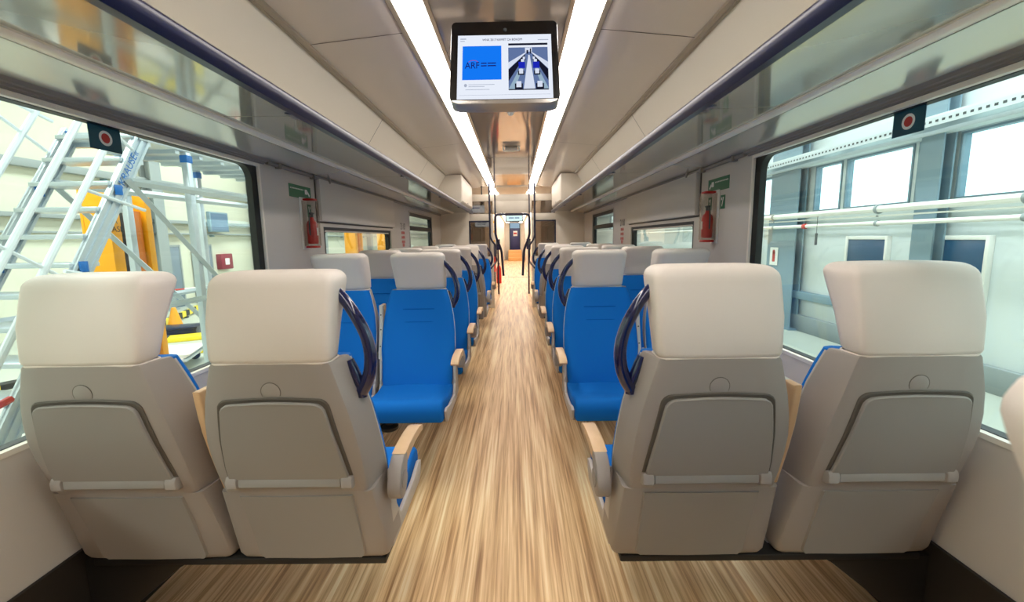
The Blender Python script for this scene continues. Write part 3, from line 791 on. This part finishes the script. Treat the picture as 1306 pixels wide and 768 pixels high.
bm = new(); q(bm, -.13, .13, -.06, .06, .004, 0); q(bm, -.10, -.02, .0, .02, .003, 1); q(bm, .0, .09, .0, .02, .003, 1); q(bm, -.1, .06, -.03, -.018, .003, 1); obj('screen_face', bm, [M['glow_bright'], M['glow_mid']], t, 0)
bm = new(); box(bm, (-.012, .012, .07), (.012, .03, .70)); obj('hanger', bm, M['beam'], t)
t = thing('notice', 'glowing pale blue-white notice behind the upper smoked pane', 'notice', (-.66, YP+.10, 1.87))
bm = new(); box(bm, (-.12, 0, -.07), (.14, .01, .06), .003); obj('board', bm, M['glow_bright'], t, 0)  # notice is no lamp; its brightness is painted in by emission
bm = new(); q(bm, -.08, .05, 0, .03, -.002, 0); obj('print', bm, M['glow_royal'], t, 0)

# ------------------------------------------------------------------ vestibule and next carriage
bm = new()
for s in (-1, 1):
    box(bm, (s*.62, 9.9, 0), (s*1.4, 10.0, 2.3))
    box(bm, (s*.62, 10.0, 0), (s*.70, 30., 2.3))
struct('wall_corridor', bm, M['cream'], 'cream corridor walls of the next carriage')
bm = new(); box(bm, (-1.41, 8.6, 2.28), (1.41, 30., 2.36)); struct('ceiling_corridor', bm, M['cream'], 'pale corridor ceiling of the next carriage')
bm = new(); box(bm, (-.7, 15., -.08), (.7, 30., 0)); box(bm, (-.62, 14.93, 0), (.62, 15.0, .008)); struct('floor_corridor', bm, M['floor'], 'floor of the next carriage')
bm = new(); box(bm, (-.62, 14.92, .001), (.62, 15.02, .012), .004); o = struct('trim_15', bm, M['trim'], 'threshold plate between the carriages')
bm = new(); box(bm, (-.7, 28.2, 0), (-.34, 28.3, 2.3)); box(bm, (.38, 28.2, 0), (.7, 28.3, 2.3)); box(bm, (-.34, 28.2, 2.3), (.38, 28.3, 2.36)); struct('wall_end', bm, M['cream'], 'end wall of the next carriage')
t = thing('corridor_steps', 'honey-coloured steps leading up to the far door', 'steps', (.02, 26., 0))
for k in range(3):
    bm = new(); box(bm, (-.40, k*.35, 0), (.40, 2.2, .2*(k+1)), .01); obj('step', bm, M['step'], t)
t = thing('navy_door', 'dark blue far door with a red and white notice', 'door', (.02, 28.15, .6))
bm = new(); box(bm, (-.30, 0, 0), (.30, .05, 1.35), .008); obj('leaf', bm, M['navydoor'], t)
bm = new(); box(bm, (-.34, -.02, 0), (-.30, .05, 1.72), .004); box(bm, (.30, -.02, 0), (.34, .05, 1.72), .004); box(bm, (-.30, -.015, 1.68), (.30, .05, 1.72), .004); obj('door_frame', bm, M['beam'], t)
bm = new(); box(bm, (-.30, .01, 1.35), (.30, .04, 1.68), .004); obj('door_window', bm, M['glow_mid'], t)  # pane glows by emission; the brightness behind it is painted in
bm = new(); box(bm, (-.10, -.012, .86), (.16, 0, 1.18), .003); n_ = obj('door_notice', bm, M['signwhite'], t)
bm = new(); box(bm, (-.07, -.016, .98), (.13, -.012, 1.08)); obj('red_mark', bm, M['redmat'], n_)
t = thing('corridor_display', 'pale lit display hanging above the far corridor', 'screen', (.02, 18., 2.13))
bm = new(); box(bm, (-.36, 0, -.16), (.36, .08, .14), .01); obj('housing', bm, M['machine'], t)
bm = new(); q(bm, -.32, .32, -.12, .12, -.003, 0); q(bm, -.22, -.02, -.03, .03, -.005, 1); q(bm, .02, .20, -.03, .03, -.005, 1); obj('screen_face', bm, [M['scr_cyan'], M['glow_mid']], t, 0)
bm = new(); box(bm, (-.05, .02, .14), (.05, .06, .15)); obj('hanger', bm, M['machine'], t)
for s, w in ((-1, 'stair-platform'), (1, 'piped-wall')):
    t = thing('ceiling_light', 'bright light strip in the far corridor, %s side' % w, 'ceiling light', (s*.40, 0, 2.27), 0, 'corridor light strips')
    bm = new(); box(bm, (-.09, 9.5, -.005), (.09, 27.5, .012), .004); obj('diffuser', bm, M['light'], t)
    t = thing('ticket_validator', 'dark blue ticket validator on a post beyond the doorway, %s side' % w, 'ticket validator', (s*.36, 10.4, 0), 0, 'ticket validators')
    bm = new(); tube(bm, [(0, 0, 0), (0, 0, 1.05)], .02, 8); obj('post', bm, M['navy_dark'], t)
    bm = new(); box(bm, (-.05, -.05, 1.05), (.05, .05, 1.30), .015); obj('body', bm, M['navy'], t)
    bm = new(); box(bm, (-.035, -.054, 1.17), (.035, -.05, 1.26), .001); obj('reader', bm, M['machine'], t)
    t = thing('corridor_handrail', ('pale yellow and dark handrail beyond the doorway' if s > 0 else 'dark handrail with red sleeve beyond the doorway'), 'handrail', (s*.50, 11.6, 0))
    bm = new(); tube(bm, spline([(0, 0, 0), (0, 0, .6), (0, .0, .9), (s*.02, .1, 1.15), (s*.11, .2, 1.2)], 4), .02, 8); obj('tube', bm, M['gold'] if s > 0 else M['navy_dark'], t)
    bm = new(); tube(bm, [(0, 0, .45), (0, 0, .85)], .03, 8); obj('sleeve', bm, M['redmat'], t)
t = thing('corridor_extinguisher', 'tiny red extinguisher standing in the far corridor', 'fire extinguisher', (-.45, 13., 0))
bm = new(); lathe(bm, [(.002, 0), (.07, 0), (.075, .02), (.075, .42), (.05, .5), (.02, .54), (.002, .56)]); obj('cylinder', bm, M['red'], t)
bm = new(); box(bm, (-.03, -.02, .55), (.03, .02, .6), .006); obj('valve', bm, M['machine'], t)
t = thing('corridor_cabinet', 'white control cabinet on the corridor wall', 'cabinet', (-.52, 12.2, .9))
bm = new(); box(bm, (-.09, -.3, 0), (.06, .3, 1.3), .01); obj('body', bm, M['wall'], t)
for k in range(4):
    bm = new(); lathe(bm, [(.002, -.008), (.03, -.006), (.03, 0)], (.0, -.3, .35+.25*k), 'y', 12); obj('button', bm, M['gold'], t)
bm = new(); box(bm, (-.08, -.306, .05), (.05, -.3, .25), .002); obj('door', bm, M['machine'], t)

# ------------------------------------------------------------------ the workshop hall outside
GZ = -.75
bm = new(); box(bm, (-11.2, -12, GZ-.1), (6.4, 70, GZ)); struct('ground', bm, M['hallfloor'], 'pale concrete floor of the workshop hall')
bm = new(); box(bm, (-11.2, -12, GZ), (-11., 70, 7)); struct('wall_hall_left', bm, M['hallwall'], 'cream wall of the workshop hall beyond the stairs')
bm = new()
XR = 6.2
WINR = [(-3., 5.0), (5.18, 6.32), (6.66, 6.95), (7.03, 8.42), (8.52, 9.26), (10.6, 11.9), (12.4, 15.5), (16, 19), (20, 24), (25, 29)]
box(bm, (XR, -12, GZ), (XR+.1, 70, 1.76)); box(bm, (XR, -12, 2.66), (XR+.1, 70, 7))
prev = -12
for a, b in WINR:
    box(bm, (XR, prev, 1.76), (XR+.1, a, 2.66)); prev = b
box(bm, (XR, prev, 1.76), (XR+.1, 70, 2.66))
struct('wall_hall_right', bm, M['hallwall_r'], 'pale panel wall of the workshop hall with windows')
bm = new(); box(bm, (-11.2, -12.2, GZ), (6.4, -12, 7)); box(bm, (-11.2, 70, GZ), (6.4, 70.2, 7)); struct('wall_hall_end', bm, M['hallwall'], 'end walls of the workshop hall')
bm = new(); box(bm, (-11.2, -12, 7), (6.4, 70, 7.2)); struct('ceiling_hall', bm, M['hallwall'], 'roof of the workshop hall')
for k, (a, b) in enumerate(WINR):
    root = thing('window_%d' % (9+k), None, None); root['kind'] = 'structure'; root['label'] = 'hall window %d in the pale wall' % (k+1)
    bm = new(); O = rrect((b-a)/2, .45, .002, 1); I = rrect((b-a)/2-.03, .42, .002, 1); c = ((a+b)/2, 2.21)
    rg = lambda P, x: [(x, c[0]+p[0], c[1]+p[1]) for p in P]
    loft(bm, [rg(O, XR+.1), rg(O, XR-.02), rg(I, XR-.02), rg(I, XR+.1), rg(O, XR+.1)], cap=False); obj('window_frame', bm, M['steel'], root, 20)
    bm = new(); box(bm, (XR+.01, a+.02, 1.78), (XR+.016, b-.02, 2.64)); obj('window_pane', bm, M['winglass'], root)
o = thing('neighbour_building', 'pale building seen through the hall windows', 'building', (30, 17, GZ))
bm = new(); box(bm, (-2, -23, 0), (2, 23, 3.45)); obj('facade', bm, M['facade'], o)
bm = new(); box(bm, (-2.3, -23.2, 3.45), (2.2, 23.2, 3.6)); obj('roof_edge', bm, M['steel_l'], o)
for k in range(8):
    bm = new(); box(bm, (-2.03, -20+5*k, 1.5), (-2, -17.4+5*k, 2.7)); obj('window', bm, M['hallwall_r'], o)
bm = new(); box(bm, (6.4, -30, GZ-.1), (60, 90, GZ-.02)); struct('ground_yard', bm, M['hallfloor'], 'yard outside the hall')

# steel columns on the right wall
for j, (y, wd, lb) in enumerate(((6.49, .17, 'blue-grey steel column between the two large hall windows'), (9.9, .5, 'wide blue-grey column past the small opening window'), (12.15, .2, 'blue-grey steel column farther along the piped wall'), (-4, .25, 'blue-grey steel column behind the viewpoint'))):
    t = thing('steel_column', lb, 'column', (XR-.16, y, GZ), 0, 'steel columns on the piped wall')
    bm = new(); box(bm, (-.09, -wd, 0), (-.065, wd, 6.6)); box(bm, (.065, -wd, 0), (.09, wd, 6.6)); box(bm, (-.065, -.03, 0), (.065, .03, 6.6)); obj('profile', bm, M['steel'], t)
    bm = new(); box(bm, (-.12, -wd-.04, 0), (.12, wd+.04, .03)); obj('base_plate', bm, M['steel'], t)
for z, r, lb in ((1.68, .055, 'upper white pipe along the hall wall below the windows'), (1.46, .035, 'lower white pipe along the hall wall with red valve'), (1.575, .012, 'thin conduit between the two white pipes')):
    t = thing('wall_pipe', lb, 'pipe', (XR-.42, 0, z), 0, 'pipes along the hall wall')
    bm = new(); tube(bm, [(0, -10, 0), (0, 60, 0)], r, 10); obj('tube', bm, M['white'], t)
    bm = new()
    for y in (-2, 1.5, 5.05, 7.1, 9.9, 14, 19, 25): lathe(bm, [(r*1.02, -.02), (r*1.35, -.02), (r*1.35, .02), (r*1.02, .02)], (0, y, 0), 'y', 12); 
    obj('collars', bm, M['steel_l'], t)
    if r == .035:
        bm = new(); lathe(bm, [(.036, -.05), (.05, -.04), (.05, .04), (.036, .05)], (0, 8.85, 0), 'y', 12); obj('valve', bm, M['red'], t)
t = thing('cable_tray', 'perforated grey cable tray above the hall windows', 'cable tray', (XR-.48, 0, 2.70))
bm = new(); box(bm, (-.12, -10, 0), (.12, 50, .012)); box(bm, (-.125, -10, 0), (-.113, 50, .11)); box(bm, (.113, -10, 0), (.125, 50, .11)); obj('channel', bm, M['alu'], t)
bm = new()
for k in range(90): box(bm, (-.1275, 3.8+.09*k, .04), (-.1252, 3.84+.09*k, .07))
obj('slots', bm, M['machine'], t)
t = thing('wall_beam', 'pale steel beam running over the hall windows', 'beam', (XR-.2, 0, 2.66))
bm = new(); box(bm, (-.1, -10, 0), (.1, 60, .05)); box(bm, (-.1, -10, .22), (.1, 60, .26)); box(bm, (-.02, -10, .05), (.02, 60, .22)); obj('profile', bm, M['hallwall_r'], t)
t = thing('wall_girt', 'grey horizontal rail low on the hall wall', 'beam', (XR-.06, 0, .02))
bm = new(); box(bm, (-.06, 7.5, -.08), (.06, 60, .08), .01); obj('profile', bm, M['steel'], t)
t = thing('wall_plinth', 'pale plinth along the foot of the hall wall', 'plinth', (XR-.05, 0, GZ))
bm = new(); box(bm, (-.05, -10, 0), (.05, 60, .34), .01); obj('profile', bm, M['steel_l'], t)
for y0, y1, lb in ((7.28, 8.2, 'narrow dark blue hall door with white frame'), (5.72, 6.85, 'wide dark blue hall door with white frame')):
    t = thing('hall_door', lb, 'door', (XR, (y0+y1)/2, GZ), 0, 'blue hall doors')
    h = (y1-y0)/2
    bm = new(); box(bm, (-.06, -h+.05, 0), (-.02, h-.05, 1.95), .006); lf = obj('leaf', bm, M['doorblue'], t)
    bm = new(); box(bm, (-.075, h-.12, .9), (-.06, h-.09, 1.05), .004); obj('handle', bm, M['silver'], lf)
    bm = new(); box(bm, (-.08, -h, 0), (0, -h+.05, 2.01), .006); box(bm, (-.08, h-.05, 0), (0, h, 2.01), .006); box(bm, (-.075, -h+.048, 1.95), (0, h-.048, 2.01), .006); obj('door_frame', bm, M['white'], t)
t = thing('fire_point_sign', 'small white and red sign on the column by the hall windows', 'sign', (XR-.26, 10.1, .82))
bm = new(); box(bm, (-.006, -.15, -.2), (.0, .15, .2)); obj('board', bm, M['signwhite'], t)
bm = new(); box(bm, (-.009, -.05, -.12), (-.006, .05, .1)); lathe(bm, [(.05, -.007), (.05, -.009), (.001, -.009)], (0, 0, .1), 'x', 12); obj('symbol', bm, M['redmat'], t)
for y, lb in ((8.45, 'dark pull handle hanging below the white pipes, nearer the blue door'), (10.55, 'dark pull handle hanging below the white pipes, beside the column')):
    t = thing('pull_handle', lb, 'handle', (XR-.45, y, 1.1), 0, 'pull handles')
    bm = new(); tube(bm, [(0, 0, 0), (0, 0, .22)], .022, 8); obj('grip', bm, M['machine'], t)
    bm = new(); tube(bm, [(0, 0, .22), (0, 0, .56)], .005, 6); obj('cord', bm, M['machine'], t)
# left hall: wall details
XL = -11.
for k, (z, h, lb) in enumerate(((3.15, .18, 'highest grey rail along the cream hall wall'), (2.0, .10, 'middle grey rail along the cream hall wall'), (1.62, .05, 'lowest thin rail along the cream hall wall'))):
    t = thing('wall_rail', lb, 'rail', (XL+.12, 0, z), 0, 'rails along the cream hall wall')
    bm = new(); box(bm, (-.1, -10, -h/2), (.1, 60, h/2), .01); obj('profile', bm, M['steel_l'], t)
    bm = new()
    for y in range(-8, 60, 4): box(bm, (-.12, y-.05, -h/2-.06), (.0, y+.05, h/2), .005)
    obj('brackets', bm, M['steel'], t)
for y in (3.2, 8.2, 13.4, 18.6, 25., 33., 45.):
    t = thing('hall_column', 'grey steel column against the cream hall wall, %s' % {3.2: 'behind the left stair rails', 8.2: 'seen through the stair treads', 13.4: 'past the orange jack', 18.6: 'by the maroon box'}.get(y, 'far down the hall'), 'column', (XL+.2, y, GZ), 0, 'columns on the cream hall wall')
    bm = new(); box(bm, (-.16, -.2, 0), (-.12, .2, 6.6)); box(bm, (.12, -.2, 0), (.16, .2, 6.6)); box(bm, (-.12, -.03, 0), (.12, .03, 6.6)); obj('profile', bm, M['steel_l'], t)
    bm = new(); box(bm, (-.2, -.26, 0), (.2, .26, .04)); obj('base_plate', bm, M['steel_l'], t)
t = thing('wall_cabinet', 'maroon wall box beside a grey door in the hall', 'box', (XL+.1, 16.5, .62))
bm = new(); box(bm, (-.1, -.33, -.28), (.1, .33, .28), .02); obj('body', bm, M['maroon'], t)
bm = new(); box(bm, (.1, -.12, -.12), (.104, .12, .12)); obj('symbol', bm, M['signwhite'], t)
for y, lb in ((15.4, 'grey door beside the maroon box'), (13.9, 'grey door nearer the orange jack')):
    t = thing('grey_door', lb, 'door', (XL+.03, y, GZ), 0, 'grey hall doors')
    bm = new(); box(bm, (0, -.42, 0), (.05, .42, 1.95), .008); obj('leaf', bm, M['greywin'], t)
    bm = new(); box(bm, (-.01, -.48, 0), (.06, -.42, 2.02)); box(bm, (-.01, .42, 0), (.06, .48, 2.02)); box(bm, (-.01, -.42, 1.95), (.055, .42, 2.02)); obj('door_frame', bm, M['steel_l'], t)
t = thing('wall_screen', 'blue lit wall screen high on the cream hall wall', 'screen', (XL+.4, 15.9, 2.05))
bm = new(); box(bm, (-.06, -.5, -.35), (.06, .5, .35), .02); obj('housing', bm, M['steel'], t)
bm = new(); poly(bm, [(.062, -.44, -.3), (.062, .44, -.3), (.062, .44, .3), (.062, -.44, .3)]); obj('screen_face', bm, M['glow_mid'], t, 0)

bm = new(); box(bm, (4.8, 4.5, GZ), (4.98, 40, GZ+.004)); o = obj('floor_marking', bm, M['yellow']); tag(o, 'yellow line painted on the hall floor along the piped wall', 'floor marking', kind='structure')
# orange lifting jacks
for x, y, lb in ((-5.2, 5.85, 'orange lifting jack seen behind the stair platform'), (-5.2, 14.3, 'orange lifting jack seen through the low window'), (-5.2, 17.6, 'second orange lifting jack farther down the hall')):
    t = thing('lifting_jack', lb, 'lifting jack', (x, y, GZ), 0, 'orange lifting jacks')
    bm = new(); box(bm, (-.10, -.36, .12), (.22, -.20, 2.78), .01); box(bm, (-.10, .20, .12), (.22, .30, 2.78), .01); box(bm, (-.14, -.36, .12), (-.10, .30, 2.78), .01); obj('mast', bm, M['orange'], t)
    bm = new(); tube(bm, [(.06, -.03, .2), (.06, -.03, 2.74)], .035, 10); box(bm, (-.10, -.20, .12), (-.06, .20, 2.78)); obj('screw_spindle', bm, M['machine'], t)
    bm = new(); box(bm, (-.02, .04, .5), (.18, .17, 2.5), .01); obj('carriage', bm, M['orange2'], t)
    bm = new(); box(bm, (-.3, -.5, .06), (.45, .45, .14), .02); obj('foot', bm, M['orange'], t)
    bm = new()
    for a, b in ((-.2, -.4), (-.2, .35), (.35, -.4), (.35, .35)): lathe(bm, [(.002, -.03), (.06, -.03), (.06, .03), (.002, .03)], (a, b, .06), 'y', 14)
    obj('castors', bm, M['machine'], t)
    bm = new(); add_text(bm, 'A\nFASE', .10, Matrix.Translation((.2215, -.28, 2.3)) @ Matrix.Rotation(PI/2, 4, 'Z') @ Matrix.Rotation(PI/2, 4, 'X')); obj('lettering', bm, M['machine'], t)

# aluminium stair platform
t = thing('stair_platform', 'aluminium workshop stair platform with white handrails outside the window', 'stair platform', (-3.5, 3, GZ))
L = lambda p: (p[0]+3.5, p[1]-3, p[2]-GZ)
sl = 1.558
def ys(z): return 3.908+(z-2.253)/sl
for x in (-3.2, -3.85):
    bm = new()
    n_ = Vector((0, sl, -1)).normalized()
    a = Vector(L((x, ys(GZ), GZ))); b = Vector(L((x, ys(2.32), 2.32)))
    for d0, d1, tx in ((0, .022, .022), (.055, .075, .022), (.115, .137, .022), (0, .137, .008)):
        P = [a+n_*d0, a+n_*d1, b+n_*d1, b+n_*d0]
        loft(bm, [[(p.x-tx, p.y, p.z) for p in P], [(p.x+tx, p.y, p.z) for p in P]])
    st = obj('stringer', bm, M['alu'], t)
    bm = new()
    for z in (.55, 1.15, 1.75, 2.25):
        c = L((x+.026, ys(z)+.06, z)); box(bm, (c[0]-.004, c[1]-.035, c[2]-.04), (c[0]+.004, c[1]+.035, c[2]+.04), .004)
    obj('stringer_caps', bm, M['alublue'], st)
bm = new()
ang = math.atan(sl)
mtx = Matrix.Translation(Vector(L((-3.2+.0235, ys(1.93)+.065, 1.93)))) @ Matrix.Rotation(PI/2, 4, 'Z') @ Matrix.Rotation(PI/2, 4, 'X') @ Matrix.Rotation(ang, 4, 'Z')
add_text(bm, '\u00bbKRAUSE\u00ab', .088, mtx); obj('lettering', bm, M['alublue'], t)
for k in range(14):
    z = GZ+.2+.212*k
    bm = new(); y = ys(z); a = L((-3.85, y, z)); b = L((-3.2, y+.22, z+.035)); box(bm, (a[0], a[1]-.02, a[2]), b, .006); obj('tread', bm, M['alu'], t)
# handrails parallel to the stringers, offset above them
off = {'knee': .30, 'top': .72}
for x in (-3.16, -3.89):
    for nm_, d in (('knee', .36), ('top', .80)):
        bm = new(); z0, z1 = GZ+.25, 2.25
        p0 = Vector(L((x, ys(z0), z0+d))); p1 = Vector(L((x, ys(z1), z1+d)))
        k0 = Vector(L((x, ys(z0)-.10, z0+d-.25)))
        tube(bm, [k0, p0, p1, p1+Vector((0, .12, .10))], .024, 10); obj('handrail', bm, M['alutube'], t)
    for z in (.0, 1.05, 2.1):
        bm = new(); nd = Vector((0, -sl, 1)).normalized()
        p = Vector(L((x, ys(z), z))); tube(bm, [p, p+nd*.62], .013, 8); obj('baluster', bm, M['alutube'], t)
# deck, posts, braces
bm = new(); a = L((-3.88, 3.92, 2.20)); b = L((-3.17, 6.7, 2.27)); box(bm, a, b, .004)
for k in range(8): box(bm, L((-3.86, 4.0+.33*k, 2.165)), L((-3.19, 4.05+.33*k, 2.20)))
obj('deck', bm, M['alu'], t)
for x in (-3.2, -3.85):
    for y in (4.48, 5.52, 6.62):
        bm = new(); box(bm, L((x-.03, y-.035, GZ+.12)), L((x+.03, y+.035, 2.20)), .006); po = obj('post', bm, M['alu'], t)
        bm = new(); box(bm, L((x-.036, y-.041, 2.10)), L((x+.036, y+.041, 2.17)), .004); box(bm, L((x-.036, y-.041, GZ+.14)), L((x+.036, y+.041, GZ+.2)), .004); obj('fitting', bm, M['alublue'], po)
        bm = new(); lathe(bm, [(.002, -.025), (.08, -.025), (.085, 0), (.08, .025), (.002, .025)], L((x, y, GZ+.085)), 'x', 18); obj('castor', bm, M['machine'], po)
    bm = new(); tube(bm, [L((x+.035, 3.72, 1.85)), L((x+.035, 5.45, .26))], .03, 4); obj('brace', bm, M['alu'], t)
    bm = new(); tube(bm, [L((x+.04, 3.75, 1.83)), L((x+.04, 6.6, 1.83))], .035, 4); obj('side_rail', bm, M['alu'], t)
    bm = new(); tube(bm, [L((x+.04, 3.0, .75)), L((x+.04, 6.6, .75))], .028, 4); obj('side_rail', bm, M['alu'], t)
for p0, p1 in (((-3.16, 3.35, 1.72), (-3.16, 3.86, 1.60)), ((-3.16, 3.1, 1.13), (-3.16, 3.62, 1.0)), ((-3.89, 3.3, 2.52), (-3.89, 3.9, 2.36))):
    bm = new(); tube(bm, [L(p0), L(p1)], .014, 8); obj('strut', bm, M['alutube'], t)

# things lying on the hall floor beyond the stairs
def simple(name, label, cat, loc, rz=0): return thing(name, label, cat, loc, rz)
t = simple('yellow_board', 'flat yellow board lying on the hall floor, farther of two', 'board', (-7.0, 9.3, GZ), .5); t['group'] = 'yellow boards'
bm = new(); box(bm, (-.6, -.22, 0), (.6, .22, .09), .01); obj('panel', bm, M['yellow'], t); bm = new(); box(bm, (-.5, -.2, .09), (-.42, .2, .1)); box(bm, (.42, -.2, .09), (.5, .2, .1)); obj('battens', bm, M['machine'], t)
o = copy_tree(t); o.location = (-6.2, 8.15, GZ); o['label'] = 'flat yellow board lying on the hall floor, nearer of two'
t = simple('traffic_cone', 'small orange cone on the hall floor by the yellow boards', 'cone', (-8.3, 10.5, GZ))
bm = new(); box(bm, (-.22, -.22, 0), (.22, .22, .04), .01); obj('base', bm, M['machine'], t); bm = new(); lathe(bm, [(.17, .04), (.05, .5), (.04, .52), (.002, .52)]); obj('body', bm, M['orange'], t)
t = simple('navy_crate', 'dark navy crate on the hall floor beside the yellow boards', 'crate', (-7.6, 9.6, GZ), .4)
bm = new(); box(bm, (-.45, -.25, 0), (.45, .25, .22), .02); obj('body', bm, M['navy_dark'], t); bm = new(); box(bm, (-.47, -.27, .18), (.47, .27, .23), .01); obj('rim', bm, M['navy_dark'], t)
t = simple('white_sheet_stack', 'stack of white sheets on a low trolley on the hall floor', 'stack', (-6.3, 7.0, GZ), .35)
bm = new(); box(bm, (-.9, -.5, .16), (.9, .5, .2), .01); obj('trolley_bed', bm, M['alu'], t)
for k in range(4):
    bm = new(); box(bm, (-.85+.03*k, -.45, .2+.02*k), (.85+.03*k, .45, .218+.02*k), .003); obj('sheet', bm, M['white'], t)
bm = new()
for a in (-.75, .75):
    for b in (-.4, .4): lathe(bm, [(.002, -.02), (.08, -.02), (.08, .02), (.002, .02)], (a, b, .08), 'y', 14)
obj('castors', bm, M['machine'], t)
t = simple('hazard_bollard_rail', 'low rail with black and yellow hazard stripes on the hall floor', 'hazard rail', (-9.2, 12.0, GZ), -1.2)
bm = new()
for k in range(16):
    box(bm, (-2.4+.3*k, -.04, .05), (-2.1+.3*k, .04, .20), 0, mi=k % 2)
obj('striped_bar', bm, [M['yellow'], M['ink']], t)
bm = new(); 
for k in (-2.2, 0, 2.2): box(bm, (k-.05, -.08, 0), (k+.05, .08, .05))
obj('feet', bm, M['machine'], t)
t = simple('hazard_kerb', 'short hazard-striped kerb seen at the picture edge past the stairs', 'hazard rail', (-7.2, 6.6, GZ), 1.1)
bm = new()
for k in range(6): box(bm, (-.9+.3*k, -.1, 0), (-.6+.3*k, .1, .08), 0, mi=k % 2)
obj('striped_bar', bm, [M['yellow'], M['ink']], t)
bm = new(); box(bm, (-.95, -.12, 0), (.95, .12, .012)); obj('base', bm, M['ink'], t)
def chain(name, label, p0, p1, sag, n, far=False):
    t = thing(name, label, 'chain', p0)
    bm = new()
    for k in range(n):
        a, b = k/n, (k+1)/n
        f = lambda u: Vector(((p1[0]-p0[0])*u, (p1[1]-p0[1])*u, (p1[2]-p0[2])*u-sag*4*u*(1-u)))
        tube(bm, [f(a), f(a*.5+b*.5), f(b)], .022, 6, mi=(k//2) % 2)
    obj('links', bm, [M['white'], M['redmat']], t)
    for p in ((p0, p1) if far else (p0,)):
        bm = new(); q_ = Vector(p)-Vector(p0); tube(bm, [q_, (q_.x, q_.y, GZ-p0[2]+.04)], .025, 8); lathe(bm, [(.15, 0), (.15, .03), (.03, .05)], (q_.x, q_.y, GZ-p0[2]), 'z', 16); obj('stand', bm, M['redmat'], t)
chain('barrier_chain', 'red and white barrier chain strung across the hall beyond the yellow boards', (-8.6, 9.0, .35), (-7.2, 11.8, .35), .12, 24, True)
chain('barrier_chain', 'red and white barrier chain hooked to the foot of the stair handrail', (-3.0, 1.5, .34), (-3.13, 2.62, .36), .05, 20)

# ------------------------------------------------------------------ light and view
w = bpy.data.worlds.new('overcast'); S.world = w; w.use_nodes = True
bg = w.node_tree.nodes['Background']; bg.inputs['Color'].default_value = (.93, .97, 1, 1); bg.inputs['Strength'].default_value = 3.6
def area(name, loc, sx, sy, power, col, rot=(0, 0, 0)):
    l = bpy.data.lights.new(name, 'AREA'); l.shape = 'RECTANGLE'; l.size = sx; l.size_y = sy; l.energy = power; l.color = col
    o = bpy.data.objects.new(name, l); COL.objects.link(o); o.location = loc; o.rotation_euler = rot
for y in (-6, 4, 14, 26, 42, 58):
    area('hall_lamp', (-6.4, y, 6.8), 2.5, 6, 800, (1, .98, .93)); area('hall_lamp', (3.9, y, 6.8), 1.5, 6, 560, (.94, .985, 1))
S.view_settings.view_transform = 'Standard'; S.view_settings.look = 'None'
S.view_settings.exposure = 0.; S.view_settings.gamma = 1.; S.view_settings.use_curve_mapping = False
S.cycles.use_denoising = True
S.cycles.max_bounces = 8; S.cycles.diffuse_bounces = 4; S.cycles.glossy_bounces = 4; S.cycles.transparent_max_bounces = 16; S.cycles.transmission_bounces = 4
S.cycles.sample_clamp_indirect = 6.
